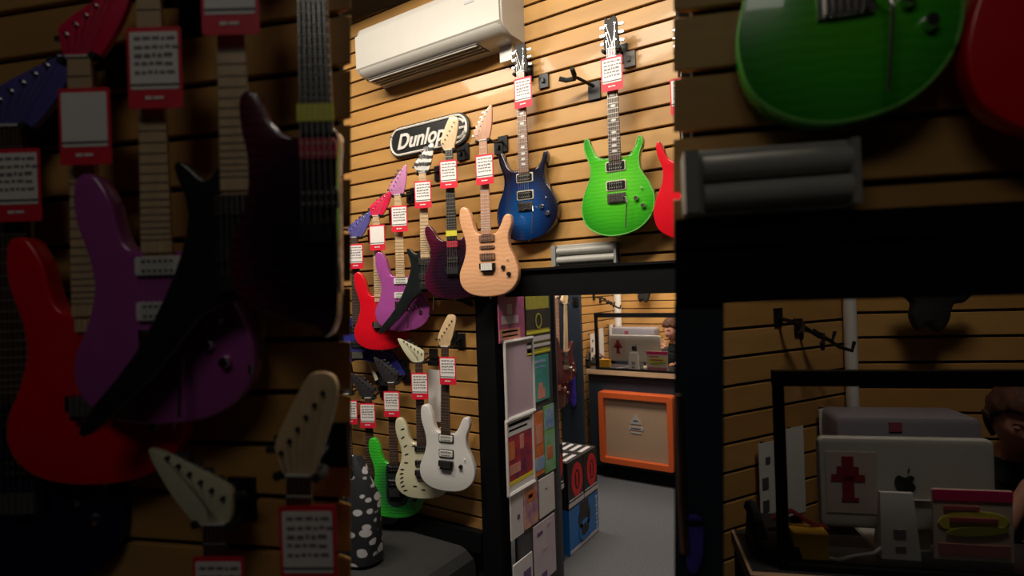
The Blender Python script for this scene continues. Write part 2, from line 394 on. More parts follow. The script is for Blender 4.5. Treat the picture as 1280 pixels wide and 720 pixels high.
    for i, (z, c) in enumerate(zip(zs, pickups)):
        pm = {'black': BLKM, 'white': PLW, 'chrome': CHROME, 'red': REDP, 'cream': CREAMP, 'wood': ROSE2}[c.split('+')[0]]
        single = (len(pickups) == 3 and i == 1)
        if '+' in c:    # mounting ring
            rm = {'cream': CREAMP, 'black': BLKM}[c.split('+')[1]]
            MB().plate(rrect(.092, .046, .006, 3, 0, z), -.007, .0, .0015, 1).build('pickup_ring', rm, g)
        pk = MB().plate(rrect(.082 if '+' in c else pw, .036 if not single else .018, .006 if not single else .009, 3, 0, z), -.011, .002, .002, 1).build('pickup', pm, g)
        m = MB()
        for zz in ((z-.009, z+.009) if not single else (z,)):
            for k in range(6): m.cyl((-.026+k*.0104, -.0108, zz), (-.026+k*.0104, -.0125, zz), .0028, 6)
        m.build('pole_pieces', STEEL if 'black' in c.split('+')[0] or c == 'red' else BLKM, pk)['kind'] = 'stuff'
    bz = -.655
    if bridge is None: MB().box((-.008, -.008, bz), (.05, .014, .04)).build('bridge', BLKM, g)
    elif bridge == 'floyd':
        m = MB(); m.box((0, -.010, bz), (.088, .016, .030)); m.box((0, -.012, bz-.022), (.070, .012, .018)); br = m.build('bridge', BLKM, g)
        for k in range(6):
            MB().box((-.027+k*.0108, -.021, bz-.004), (.009, .007, .036)).build('saddle', tun if tun is not CHROME else STEEL, br)
    elif bridge == 'trem':
        m = MB(); m.box((0, -.004, bz), (.084, .008, .042)); br = m.build('bridge', CHROME, g)
        for k in range(6): MB().box((-.0275+k*.011, -.012, bz), (.009, .008, .034)).build('saddle', CHROME, br)
        MB().tube([(.035, -.008, bz), (.05, -.03, bz-.005), (.055, -.035, bz-.03), (.045, -.035, bz-.14)], .003, 6).build('tremolo_arm', CHROME, g)
    else:
        MB().box((0, -.009, bz), (.09, .014, .014)).build('bridge', CHROME, g); MB().box((0, -.008, bz-.045), (.09, .012, .012)).build('tailpiece', CHROME, g)
    for k in range(knobs):
        x, z = ((.088, -.665), (.118, -.70), (.06, -.73))[k]
        kb = MB().tube([(x, 0, z), (x, -.012, z), (x, -.016, z)], [.012, .011, .009], 14).build('knob', BLKM if tun is not CHROME or pickm == 'blk' else CHROME, g, True)
    if knobs: MB().tube([(.11, .0, -.62), (.115, -.014, -.625)], .003, 6).build('switch', PLW, g)
    if strings:
        m = MB()
        for k in range(6):
            xb = -.0265+k*.0106; xn = -.0175+k*.007
            m.tube([(xb, -.020, bz+.01), (xn, -.0172, 0), (heads[k if head is not HEAD_PRS else k][0], -.0165, heads[k][1])], .0006, 3)
        m.build('strings', STEEL, g)['kind'] = 'stuff'
    if sticker:
        MB().box((0, -.0152, -.455), (.062, .002, .030)).build('sticker', YELL, g, label='yellow sticker across the end of the fingerboard')
    if extra: extra(g)
    # strap buttons and output jack plate
    MB().tube([(-.0, .02, -.81), (0, .02, -.826), (0, .02, -.828)], [.004, .004, .007], 8).build('strap_button', CHROME, g)
    return g
def blob(m, cx, cz, rx, rz, rot, y0, y1, n=8):
    o = []
    for k in range(n):
        t = 2*math.pi*k/n; x = rx*math.cos(t); z = rz*math.sin(t); o.append((cx+x*math.cos(rot)-z*math.sin(rot), cz+x*math.sin(rot)+z*math.cos(rot)))
    m.plate(o, y0, y1)
def slashes(g):
    m = MB()
    for i, (x, z) in enumerate([(-.115, -.40), (-.115, -.45), (-.10, -.50), (-.095, -.55), (-.10, -.60), (-.125, -.64), (-.13, -.665), (-.13, -.69), (-.13, -.715), (-.125, -.74), (-.11, -.765), (.09, -.50), (.10, -.56), (.10, -.62), (.10, -.68), (.08, -.73), (-.05, -.50), (-.05, -.74), (0, -.76)]):
        blob(m, x, z, .014, .0045, .35*math.sin(i)+.3, -.0032, -.0015, 6)
    m.build('black_inlay_marks', BLACK, g)['kind'] = 'stuff'
def dark_guard(g):
    MB().plate(smooth_loop([(-.045, -.49), (.05, -.49), (.06, -.60), (.075, -.70), (.02, -.745), (-.05, -.72), (-.055, -.60)], 4), -.0035, -.001).build('pickguard', mat('black_guard', (.02, .03, .03), .3, var=.3), g)

def hanger(px_nut, loc, wallpt, nrm, label, group, yaw):
    """wall hook: plate in the slat groove, arm and padded fork carrying the headstock"""
    h = thing('guitar_hanger', label, 'hanger', loc, yaw, group)
    d = (Vector(wallpt)-Vector(loc)); L = d.length
    MB().box((.0, L-.006, .03), (.060, .012, .085)).build('wall_plate', BLKM, h)
    MB().tube([(0, L-.01, .04), (0, .03, .012), (0, .022, .012)], .006, 8).build('arm', BLKM, h)
    MB().tube([(-.038, -.030, .010), (-.036, -.005, .008), (-.026, .018, .010), (0, .026, .012), (.026, .018, .010), (.036, -.005, .008), (.038, -.030, .010)], .0085, 8).build('fork', RUB, h)
    return h
tag_parts = None
def price_tag(loc, yaw, label, group, s=1.0, lean=0, faded=False, seed=0):
    global tag_parts
    t = thing('price_tag', label, 'price tag', loc, group=group)
    t.rotation_euler = (Matrix.Rotation(yaw, 3, 'Z') @ Matrix.Rotation(math.radians(lean), 3, 'Y')).to_euler(); t.scale = (s, 1, s)
    if tag_parts is None:
        card = MB().plate(rrect(.100, .150, .004, 2, 0, -.075), 0, .0015).mesh('card', TAGR)
        face = MB().plate(rrect(.088, .106, .002, 1, 0, -.062), -.0012, .0002).mesh('price_panel', TAGW)
        m = MB()
        rr = random.Random(5)
        for r in range(5):
            x = -.036; z = -.022-r*.0155
            while x < .034:
                wd = rr.uniform(.006, .016); m.box((x+wd/2, -.0015, z+rr.uniform(-.001, .001)), (wd, .0008, .0062 if r != 2 else .008)); x += wd+.0035
        pr = m.mesh('print', mat('tag_print', (.24, .20, .22), .6, var=.1))
        rule = MB().box((0, -.0016, -.107), (.09, .001, .004)).mesh('rule_line', INK)
        foot = MB().box((-.012, -.0012, -.131), (.012, .001, .006)).box((.006, -.0012, -.131), (.018, .001, .005)).mesh('footer_mark', TAGW)
        tag_parts = (card, face, pr, rule, foot)
    card, face, pr, rule, foot = tag_parts
    link('card', card, t); link('price_panel', face, t); link('rule_line', rule, t); link('footer_mark', foot, t)
    if not faded:
        o = link('print', pr, t); o['kind'] = 'stuff'
    return t

PURPLE = mat('purple_gloss', (.42, .085, .36), .22, coat=1, var=.06)
PURPLE_H = mat('pink_purple_gloss', (.62, .24, .50), .3, coat=1, var=.06)
REDG = mat('red_gloss', (.82, .008, .022), .22, coat=.8, var=.06)
REDN = mat('deep_red_gloss', (.85, .004, .016), .30, coat=.3, var=.06)
REDH = mat('hot_pink_red_gloss', (.85, .02, .09), .25, coat=1, var=.06)
BLUEG = mat('indigo_gloss', (.035, .04, .28), .25, coat=1, var=.1)
BLUEH = mat('violet_blue_gloss', (.12, .11, .40), .3, coat=1, var=.1)
BLACKG = mat('black_gloss', (.014, .018, .018), .22, coat=1, var=.2)
WHITEG = mat('white_gloss', (.86, .84, .82), .22, coat=1, var=.03)
CREAMG = mat('cream_gloss', (.78, .74, .52), .3, coat=.8, var=.05)
PEACH = mat('peach_flamed_maple', (.86, .46, .25), .35, coat=.6, col2=(.80, .41, .215), kind='wave', vscale=14)
GREENB = burst('lime_flame_burst', (.14, .72, .03), (.06, .55, .02), (.012, .22, .015), c=(.01, -.58), r0=.03, r1=.24, flame=.14)
BLUEB = burst('blue_flame_burst', (.006, .085, .32), (.003, .032, .15), (.003, .005, .024), c=(-.02, -.68), r0=.04, r1=.165, flame=.15)
BURG = burst('burgundy_burst', (.012, .006, .018), (.022, .006, .017), (.10, .008, .03), r0=.03, r1=.17)
GREEN2 = burst('green_dark_burst', (.02, .05, .045), (.03, .30, .05), (.06, .75, .05), c=(.02, -.63), r0=.04, r1=.17)
TIGER = mat('black_white_striped_head', (.80, .78, .74), .35, coat=.5, col2=(.02, .02, .02), kind='wave', vscale=7)
GREYH = mat('charcoal_head', (.026, .023, .027), .65, coat=0, var=.35, vscale=60)
HARD = mat('dark_hardware', (.10, .10, .11), .35, metal=.7, var=.1)

def dep(p): return (p-CAM).dot(F)
specs = []   # name, nut px, bottom py, Y, yaw deg, kwargs
def G(key, nut, bottom, Y, yaw, lean, tag, label, hl, tl, **kw): specs.append(dict(key=key, nut=nut, bottom=bottom, Y=Y, yaw=yaw, lean=lean, tag=tag, label=label, hl=hl, tl=tl, kw=kw))
G('blue', (444, 297), 478, 2.36, 24, 0, (444, 305), 'indigo electric guitar hanging at the far left end of the lit slat wall', 'black hook carrying the indigo guitar at the far left of the lit wall', 'price tag on the indigo guitar, cut by the dim partition edge',
  body=POINTY, bodym=BLUEG, neckm=ROSE, boardm=ROSE, headm=BLUEH, hs_rot=28, sharp=True)
G('red', (471, 270), 438, 2.36, 24, 0, (471, 281), 'bright red electric guitar with pale maple neck and leaning red headstock on the lit wall', 'black hook carrying the red guitar on the lit wall', 'faded blank looking price tag on the red guitar of the lit wall',
  body=STRAT, bodym=REDG, neckm=MAPLE, boardm=MAPLE, headm=REDH, hs_rot=26, pickups=(), bridge='floyd')
G('purple', (498, 244), 414, 2.36, 24, 0, (498.5, 257), 'magenta purple electric guitar with white pickups and maple neck on the lit wall', 'black hook carrying the purple guitar on the lit wall', 'price tag on the purple guitar of the lit wall',
  body=STRAT, bodym=PURPLE, neckm=MAPLE, boardm=MAPLE, headm=PURPLE_H, hs_rot=8, pickups=('white', 'white'), bridge='trem')
G('black', (529, 216), 392, 2.36, 22, 0, (528, 226), 'black pointed guitar with striped headstock, wing crossing the purple one of the lit wall', 'black hook carrying the black pointed guitar on the lit wall', 'price tag on the black pointed guitar of the lit wall',
  body=POINTY, bodym=BLACKG, neckm=MAPLE, boardm=MAPLE, headm=TIGER, hs_rot=12, pickups=('chrome', 'chrome'), bridge='trem', sharp=True)
G('burg', (562, 188), 374, 2.36, 20, 0, (560, 200), 'dark burgundy burst guitar with black fingerboard and yellow sticker, between black and peach guitars', 'black hook carrying the burgundy guitar in front of the oval sign', 'price tag on the burgundy guitar below the oval sign',
  body=BURGB, bodym=BURG, neckm=EBONY, boardm=EBONY, headm=MAPLE, head=HEAD_STRAT, hs_rot=10, pickups=('red', 'black'), bridge='floyd', sticker=True, tun=HARD, pw=.064)
G('peach', (605, 176), 371, 2.32, 10, 0, (605, 193), 'peach flamed maple electric guitar with three pickups, lowest corner over the black post', 'black hook carrying the peach maple guitar', 'pale pink price tag on the peach maple guitar',
  body=STRAT, bodym=PEACH, neckm=MAPLE, boardm=PINKMAPLE, headm=PINKMAPLE, hs_rot=6, pickups=('wood', 'wood', 'wood'), bridge='floyd', tun=PLW, fretc=PLW)
G('bluep', (652, 91), 299, 2.43, 4, 0, (653, 97), 'deep blue flamed electric guitar with cream pickup rings, left of the lime green one', 'black hook carrying the deep blue guitar', 'price tag on the deep blue guitar below the white air conditioner',
  body=PRS, bodym=BLUEB, neckm=ROSE2, boardm=ROSE2, headm=GREYH, head=HEAD_PRS, pickups=('black+cream', 'black+cream'), bridge='trem', binding=None, inlay=PLW)
G('green', (765, 62), 293, 2.38, 4, 0, (764, 71), 'lime green flamed electric guitar with cream pickup rings, hanging whole on the lit wall', 'black hook carrying the lime green guitar of the lit wall', 'price tag on the lime green guitar of the lit wall',
  body=PRS, bodym=GREENB, neckm=ROSE2, boardm=ROSE, headm=GREYH, head=HEAD_PRS, pickups=('black+cream', 'black+cream'), bridge='trem', binding=mat('green_binding', (.20, .62, .12), .3, coat=1), inlay=PLW)
G('redr', (857, 64), 297, 2.38, 0, 0, (852, 96), 'scarlet electric guitar at the right edge of the lit wall, only its left side showing', 'hook of the half hidden scarlet guitar at the lit wall right edge', 'price tag sliver at the right edge of the lit wall',
  body=PRS, bodym=REDG, neckm=ROSE2, boardm=ROSE2, headm=REDG, head=HEAD_PRS, pickups=('black', 'black'), bridge='trem')
# lower row
G('white', (557, 433), 615, 2.36, 14, 1.5, (559, 446), 'white electric guitar with maple head and black locking bridge, in front of the lower row', 'black hook carrying the white guitar of the lower row', 'price tag on the white guitar of the lower row',
  body=STRAT, bodym=WHITEG, neckm=MAPLE, boardm=ROSE, headm=MAPLE, head=HEAD_STRAT, hs_rot=14, pickups=('white+black', 'white+black'), bridge='floyd', knobs=1, tun=HARD, pickm='blk')
G('cream', (524, 452), 624, 2.37, 26, 0, (524, 466), 'cream electric guitar with black slash marks, partly behind the white guitar', 'black hook carrying the cream slash-marked guitar', 'price tag on the cream slash-marked guitar',
  body=STRAT, bodym=CREAMG, neckm=ROSE, boardm=ROSE, headm=CREAMG, head=HEAD_POINT, hs_rot=-32, hs_mir=True, pickups=('black', 'black'), bridge='floyd', extra=slashes, tun=HARD)
G('green2', (490, 478), 648, 2.37, 26, 0, (489, 489), 'green burst electric guitar with dark centre, lowest of the lower row', 'black hook carrying the green burst guitar', 'price tag on the green burst guitar of the lower row',
  body=STRAT, bodym=GREEN2, neckm=ROSE, boardm=ROSE, headm=GREYH, hs_rot=-25, hs_mir=True, strings=False, pickups=('black', 'black'), bridge='floyd', extra=dark_guard, tun=HARD)
G('dark', (461, 497), 662, 2.37, 28, 0, (459, 504), 'very dark electric guitar left of the green burst one, behind the blotched bag', 'black hook carrying the very dark guitar of the lower row', 'price tag on the very dark guitar of the lower row',
  body=ROUND, bodym=BLACKG, neckm=ROSE, boardm=ROSE, headm=GREYH, hs_rot=-25, hs_mir=True, strings=False, pickups=('black',), tun=HARD)
G('dark2', (434, 492), 660, 2.37, 28, 0, (437, 500), 'dark guitar at the left end of the lower row, mostly behind the partition', 'hook of the leftmost guitar in the lower row', 'price tag at the left end of the lower row',
  body=ROUND, bodym=BLACKG, neckm=ROSE, boardm=ROSE, headm=GREYH, pickups=('black',), tun=HARD)
def put(s):
    p = onY(*s['nut'], s['Y']); yaw = math.radians(s['yaw']); sc_ = ((s['bottom']-s['nut'][1])*dep(p)/FP)/.815
    guitar(s['label'], p, sc_, yaw, lean=s['lean'], group=None, **s['kw'])
    hanger(None, p+Vector((0, .012, -.012)), Vector((p.x, 2.5, p.z)), None, s['hl'], 'guitar hooks on the lit wall', 0)
    tp = onY(*s['tag'], s['Y']-.035); price_tag(tp, yaw*.8, s['tl'], 'price tags on the lit wall', faded=(s['key'] in ('red',)))
for s in specs: put(s)
SP = {s['key']: s for s in specs}

NOFF = dict(blue=.065, red=.087, purple=.109, black=.131, burg=.153, cream=.075, white=.12, green=.07, redr=.10)
def put_near(key, label, hl, tl, off=None, extra_yaw=12, tag=None, dx=0, dy=0, **over):  # enlarged dim copies of the wall guitars, hung on the added partition
    off = NOFF[key]
    s = SP[key]; nx, ny = mp(*s['nut']); bx, by = mp(s['nut'][0], s['bottom']); nx += dx; ny += dy; by += dy
    p = onB(nx, ny, off)
    kw = dict(s['kw']); kw.update(over); sc_ = ((by-ny)*dep(p)/FP)/.815
    yaw = YAWB+math.radians(extra_yaw)
    guitar(label, p, sc_, yaw, lean=s['lean'], near=True, **kw)
    q = p-NB*(off-.0)
    hanger(None, p-NB*.012+Vector((0, 0, -.012)), q, None, hl, 'guitar hooks on the added dim near partition', YAWB)
    if tl:
        tx, ty = mp(*s['tag']); tp = onB(tx+dx, ty+dy, off+.035); price_tag(tp, yaw, tl, 'price tags on the added dim near partition', s=.98, faded=(key == 'red'))
put_near('blue', 'large dim indigo guitar at the far left edge of the added near partition', 'hook under the dim indigo headstock at the far left', 'dim price tag at the left photo edge', body=STRAT, bodym=mat('dark_indigo_gloss', (.008, .010, .05), .4), sharp=False, hs_rot=34)
put_near('red', 'large dim red guitar at the left of the added near partition', 'hook under the dim red headstock at upper left', 'dim price tag with blank card, on the near red guitar', bodym=REDN)
put_near('purple', 'large dim purple guitar with pale pickups on the added near left partition', 'hook above the dim purple guitar', 'dim price tag above the near purple guitar')
put_near('black', 'large dim black pointed guitar with its wing across the near purple one of the added partition', 'hook above the dim black pointed guitar', 'dim price tag at the top, on the near black pointed guitar', extra_yaw=12, body=POINTY_SLIM, knobs=0)
put_near('burg', 'large dim burgundy guitar with yellow sticker beside the opening of the added partition, narrow right side', 'hook above the dim burgundy guitar', None, extra_yaw=12, body=NARROW, knobs=0, dx=-6, bridge=None)
put_near('cream', 'dim cream guitar headstock tilted up left, low on the added near partition', 'hook under the dim cream headstock', 'dim price tag at the bottom under the cream headstock', extra_yaw=8)
put_near('white', 'dim guitar with maple headstock beside the opening, bottom of added near partition', 'hook under the dim maple headstock', 'dim price tag at the bottom beside the opening', extra_yaw=8)
put_near('green', 'large dim green guitar body at the top of the added near right partition', 'hook of the near green guitar, above the photo', None, off=.07, extra_yaw=-4, xs=.84)
put_near('redr', 'large dim red guitar body cut by the right photo edge, beside the near green one of the added partition', 'hook of the near red guitar at right, above the photo', None, off=.07, extra_yaw=-4, bodym=REDN, dx=14, xs=.86)

# ------------------------------------------------------------------ empty hooks and small wall fittings
def empty_hook(px, py, label, s=1):
    p = onY(px, py, 2.5)
    h = thing('empty_hook', label, 'hook', p, 0, 'empty hooks on the lit wall')
    MB().box((0, -.008, 0), (.062, .014, .085)).build('wall_plate', BLKM, h)
    MB().tube([(0, -.01, .02), (-.05, -.09, .05), (-.06, -.10, .05)], .008, 8).build('arm', BLKM, h)
    MB().tube([(-.13, -.12, .055), (-.10, -.105, .045), (-.06, -.10, .045), (-.045, -.13, .05), (-.04, -.16, .07)], .012, 8).build('fork', RUB, h)
empty_hook(744, 114, 'empty black guitar hook left of the lime green guitar neck')
def bare_plate(px, py, label, w_=.055, mt=BLKM):
    o = MB().box((0, -.008, 0), (w_, .016, .07)).box((0, -.018, .0), (.015, .02, .02)).build('hook_plate', mt); o.location = onY(px, py, 2.5)
    o['label'] = label; o['category'] = 'hook plate'; o['group'] = 'bare hook plates on the lit wall'
bare_plate(788, 75, 'grey bare hook plate right of the lime green guitar head', .055, mat('grey_plate', (.20, .19, .19), .5, var=.1))
bare_plate(681, 102, 'black bare hook plate right of the deep blue guitar neck')
bare_plate(578, 193, 'black hook plate right of the burgundy guitar head')
bare_plate(625, 185, 'black hook plate right of the peach guitar head')
bare_plate(514, 247, 'black hook plate between purple and striped-head guitars', .05)
bare_plate(569, 422, 'black hook plate right of the maple headstock in the lower row', .04)
bare_plate(508, 456, 'black hook plate left of the cream headstock in the lower row', .05)
o = MB().box((0, -.03, 0), (.075, .06, .10)).build('junction_box', WHITEP); o.location = onY(640, 69, 2.5); o['label'] = 'small white box on the wall behind the deep blue guitar head'; o['category'] = 'box'
# white hanging card behind the white guitar
c = thing('hanging_card', 'tall blank white card hanging between cream and white guitars', 'card', onY(543, 447, 2.46))
MB().plate(rrect(.105, .30, .004, 2, 0, -.22), -.004, .004).build('card', WHITEG, c); MB().box((0, -.006, -.03), (.075, .02, .03)).box((0, -.006, .01), (.05, .02, .02)).build('clip', BLKM, c)
MB().cyl((0, 0, 0), (0, .035, .0), .006).build('peg', BLKM, c)
c = thing('hanging_cable_hook', 'dark bracket with a pale metal strip, below the red guitar', 'bracket', onY(478, 462, 2.5))
MB().box((.03, -.02, -.05), (.11, .04, .08)).build('bracket', RUB, c); MB().box((-.02, -.06, .0), (.018, .01, .13), Matrix.Rotation(-.5, 3, 'Y')).build('metal_strip', CREAMP, c)
MB().tube([(-.02, -.05, -.02), (.0, -.02, -.04)], .012).build('arm', RUB, c)

# ------------------------------------------------------------------ air conditioner
ac = thing('air_conditioner', 'white wall air conditioner high at the top left of the lit wall', 'air conditioner', (-2.02, 2.5, 3.26))
ACM = mat('ac_plastic', (.47, .45, .41), .4, coat=.1, var=.03)
W2 = .515
prof = [(0, 0), (-.15, .0), (-.205, .022), (-.222, .05), (-.225, .24), (-.21, .28), (-.17, .30), (0, .30)]
rs = []
for x, k in ((-W2, .93), (-W2+.012, .985), (-W2+.03, 1.0), (W2-.03, 1.0), (W2-.012, .985), (W2, .93)):
    rs.append([(x, y*k, .15+(z-.15)*k) for y, z in prof])
MB().rings(rs).build('casing', ACM, ac, True)
MB().rings([[(x, -.20, .026), (x, -.226, .052), (x, -.2285, .24), (x, -.222, .24)] for x in (-W2+.006, W2-.006)]).build('front_panel', ACM, ac, True)
MB().box((-.07, -.118, -.001), (.80, .115, .006)).build('outlet', mat('ac_outlet', (.08, .07, .065), .7), ac)
for k in range(4): MB().box((-.07, -.072-.030*k, -.005), (.79, .016, .007), Matrix.Rotation(.3, 3, 'X')).build('louvre', ACM, ac)
MB().box((.33, -.2295, .19), (.06, .002, .012)).build('badge', mat('ac_badge', (.4, .4, .4), .4), ac)

# ------------------------------------------------------------------ oval sign reading Dunlop
p1 = onY(489, 182, 2.49); p2 = onY(588, 160, 2.49)
sg = thing('wall_sign', 'black rounded sign with white outline and lettering, behind the guitar heads', 'sign', ((p1.x+p2.x)/2, 2.484, (p1.z+p2.z)/2+.005))
SW = p2.x-p1.x; SH_ = .185
MB().plate(rrect(SW, SH_, .085, 8), -.008, .012, .003, 2).build('sign_board', mat('sign_black', (.012, .012, .011), .4), sg)
inn = rrect(SW-.03, SH_-.03, .072, 8); m = MB(); m.tube([Vector((x, -.010, z)) for x, z in inn], .0068, 6, True); m.build('outline', mat('sign_white', (.72, .69, .64), .5), sg)
def text_part(txt, size, parent, loc, m_, shear=0, ext=.002, name='lettering', rot=(math.pi/2, 0, 0), xs=1.0, off=0):
    cu = bpy.data.curves.new(name, 'FONT'); cu.body = txt; cu.size = size; cu.extrude = ext; cu.shear = shear; cu.align_x = 'CENTER'; cu.align_y = 'CENTER'; cu.offset = off
    t = bpy.data.objects.new('tmp', cu); COL.objects.link(t); bpy.context.view_layer.update()
    me = bpy.data.meshes.new_from_object(t.evaluated_get(bpy.context.evaluated_depsgraph_get())); bpy.data.objects.remove(t); me.materials.clear(); me.materials.append(m_)
    o = link(name, me, parent); o.location = loc; o.rotation_euler = rot; o.scale = (xs, 1, 1); return o
SWH = MATS['sign_white']
text_part('Dunlop', .125, sg, (-.055, -.012, -.006), SWH, .35, .003, xs=.98, off=.003)
# emblem at the right end: ring with a bolt-like bar
ex = SW/2-.075
ringp = [Vector((ex+.052*math.cos(t), -.011, .052*math.sin(t))) for t in [math.radians(a) for a in range(30, 331, 20)]]
m = MB(); m.tube(ringp, .0085, 6); m.tube([(ex+.05, -.011, -.026), (ex+.052, -.011, .002), (ex+.012, -.011, .0)], .0075, 6); m.build('emblem', SWH, sg)

# ------------------------------------------------------------------ grey double tray resting above the header
GREYT = mat('grey_tray_plastic', (.42, .41, .38), .35, var=.12, vscale=12)
def tray(loc, yaw, w_, label):
    t = thing('wall_tray', label, 'tray', loc, yaw)
    MB().plate(rrect(w_, .105, .008, 3), -.03, .012, .004, 2).build('back_panel', GREYT, t, True)
    MB().tube([(-w_/2+.03, -.034, .020), (w_/2-.01, -.034, .022)], .020, 12).build('tube', GREYT, t, True)
    MB().tube([(-w_/2+.03, -.034, -.024), (w_/2-.01, -.034, -.022)], .020, 12).build('tube', GREYT, t, True)
    MB().box((-w_/2+.012, -.03, 0), (.022, .04, .10)).build('end_cap', mat('grey_tray_dark', (.30, .30, .28), .4), t); MB().box((w_/2-.006, -.03, 0), (.012, .04, .10)).build('end_cap', MATS['grey_tray_dark'], t)
p1 = onY(695, 321, 2.48); p2 = onY(775, 316, 2.48)
tray(((p1.x+p2.x)/2, 2.48, HZ1+.012+.054), 0, p2.x-p1.x, 'grey double tube tray standing on the black header of the lit wall')
p1 = onB(852, 231, .02); p2 = onB(1061, 222, .02)
tray(Vector(((p1.x+p2.x)/2, (p1.y+p2.y)/2, HB1+.057))+NB*.0, YAWB, (p2-p1).length, 'dim grey double tube tray on the added near black header beam')

# ------------------------------------------------------------------ poster rack beyond the post
RX = -1.64
rack = thing('poster_rack', 'dark upright rack panel covered with posters inside the doorway', 'rack', (RX, 2.75, 0))
ya, yb = 2.54, onX(691, 450, RX).y
RK = mat('rack_dark', (.07, .07, .075), .6, var=.15)
MB().box((-.022, (ya+yb)/2-2.75, .98), (.04, yb-ya, 1.93)).build('panel', RK, rack)
MB().box((.0, yb-2.75, .98), (.05, .014, 1.95)).build('edge_strip', RK, rack)
MB().box((.0, (ya+yb)/2-2.75, .03), (.06, yb-ya, .05)).build('base_rail', BLKM, rack)
PINKP = mat('poster_magenta', (.50, .10, .22), .5, col2=(.24, .08, .17), vscale=14)
POST = {
 'pink': PINKP,
 'yellow': mat('poster_olive_yellow', (.42, .38, .05), .5, var=.25, vscale=20), 'dk': mat('poster_black', (.03, .03, .025), .5), 'wht': mat('poster_white', (.68, .64, .64), .5, var=.05),
 'brightyellow': mat('poster_yellow', (.75, .66, .04), .5),
 'mauve': mat('poster_mauve', (.50, .37, .43), .35, var=.05), 'teal': mat('poster_teal', (.07, .38, .34), .5, var=.25, vscale=10), 'skin': mat('poster_salmon', (.72, .30, .22), .5, var=.2),
 'redpic': mat('poster_red_purple', (.55, .03, .03), .5, col2=(.09, .02, .09), vscale=14), 'orange': mat('poster_orange', (.75, .20, .06), .5, var=.3, vscale=16),
 'green': mat('poster_green', (.16, .42, .08), .5, col2=(.30, .45, .42), vscale=14), 'blue': mat('poster_blue', (.12, .25, .50), .5, col2=(.4, .5, .6), vscale=12),
 'multi': mat('poster_multicolour', (.70, .38, .22), .5, col2=(.30, .14, .36), vscale=18), 'lav': mat('poster_lavender_print', (.60, .52, .57), .5, col2=(.54, .44, .52), vscale=9), 'inkp': mat('poster_violet_ink', (.16, .07, .22), .5, var=.2)}
def poster(x0, x1, ytop, ybot, base, label, prints=(), frame=None, t=.006):
    """x range of photo columns, rows at the middle; becomes an upright sheet on the rack face"""
    xm = (x0+x1)/2; a_ = onX(x0, ytop, RX); b_ = onX(x1, ytop, RX); c_ = onX(xm, ytop, RX); d_ = onX(xm, ybot, RX)
    y0, y1, z1, z0 = a_.y, b_.y, c_.z, d_.z; W_, H_ = y1-y0, z1-z0
    p = thing('poster', label, 'poster', (RX+.002, (y0+y1)/2, z0)); 
    MB().box((t/2, 0, H_/2), (t, W_, H_)).build('sheet', POST[base], p)
    if frame:
        m = MB(); f = .014
        for yy in (-W_/2, W_/2): m.tube([(t+.004, yy, 0), (t+.004, yy, H_)], f*.55, 6)
        for zz in (0, H_): m.tube([(t+.004, -W_/2, zz), (t+.004, W_/2, zz)], f*.8, 6)
        m.build('frame', frame, p)
    for (u0, u1, v0, v1, c) in prints:      # u across (0..1 left to right), v down from the top
        MB().box((t+.0008, -W_/2+W_*(u0+u1)/2, H_*(1-(v0+v1)/2)), (.0016, W_*(u1-u0), H_*(v1-v0))).build('print', POST[c], p)
    return p
L = POST['wht']
poster(621, 653, 368, 427, 'pink', 'magenta and purple poster, top left of the rack', [(.1, .75, .45, .62, 'mauve'), (.0, .8, .72, .95, 'skin'), (.1, .7, .76, .80, 'pink'), (.1, .7, .86, .89, 'pink'), (.3, .5, .2, .42, 'mauve')])
YP = poster(655, 684, 370, 443, 'yellow', 'olive yellow and black poster, top right of the rack', [(0, 1, .22, .56, 'dk'), (0, 1, .60, .64, 'brightyellow'), (0, 1, .65, .68, 'dk'), (0, 1, .69, .77, 'wht'), (0, 1, .79, .81, 'dk'), (0, 1, .82, .87, 'wht'), (0, 1, .88, .90, 'dk'), (0, 1, .95, .98, 'brightyellow')])
poster(628, 663, 425, 520, 'mauve', 'blank mauve sheet in a white frame, left column of the rack', frame=WHITEP)
poster(664, 684, 444, 501, 'teal', 'teal poster with salmon figure, right column of the rack', [(.3, .55, .6, .72, 'skin'), (.25, .7, .72, .95, 'skin'), (.1, .8, .1, .16, 'blue'), (.1, .8, .24, .27, 'blue')])
poster(630, 663, 521, 612, 'redpic', 'framed red and purple picture with white header, left column of the rack', [(0, 1, 0, .22, 'wht'), (.1, .9, .05, .09, 'dk'), (.1, .8, .13, .16, 'dk'), (.08, .3, .30, .55, 'orange'), (.5, .65, .25, .45, 'skin'), (.1, .5, .62, .75, 'skin'), (0, 1, .84, .89, 'brightyellow'), (0, 1, .9, 1, 'wht')], frame=WHITEP)
poster(665, 677, 515, 595, 'orange', 'narrow orange poster right of the framed picture', [(0, 1, .72, .92, 'blue'), (.2, .8, .2, .5, 'skin')])
poster(678, 691, 506, 590, 'green', 'narrow green and blue poster at the rack edge', [(.1, .9, .05, .35, 'blue'), (.2, .7, .62, .8, 'orange')])
poster(636, 652, 617, 672, 'wht', 'small white sheet below the framed picture', [(.5, .7, .5, .6, 'inkp')])
poster(653, 670, 600, 658, 'multi', 'small multicolour flyer in the lower rack', [(.2, .8, .25, .45, 'orange'), (.3, .6, .3, .38, 'brightyellow')])
poster(672, 691, 595, 643, 'wht', 'small white sheet at the lower right of the rack', [(.4, .5, .3, .34, 'inkp')])
poster(665, 692, 650, 726, 'lav', 'lavender white poster with violet marks, bottom right of the rack', [(.15, .4, .14, .2, 'inkp'), (.6, .8, .08, .14, 'mauve'), (.4, .6, .45, .50, 'mauve'), (.3, .55, .85, .95, 'inkp')])
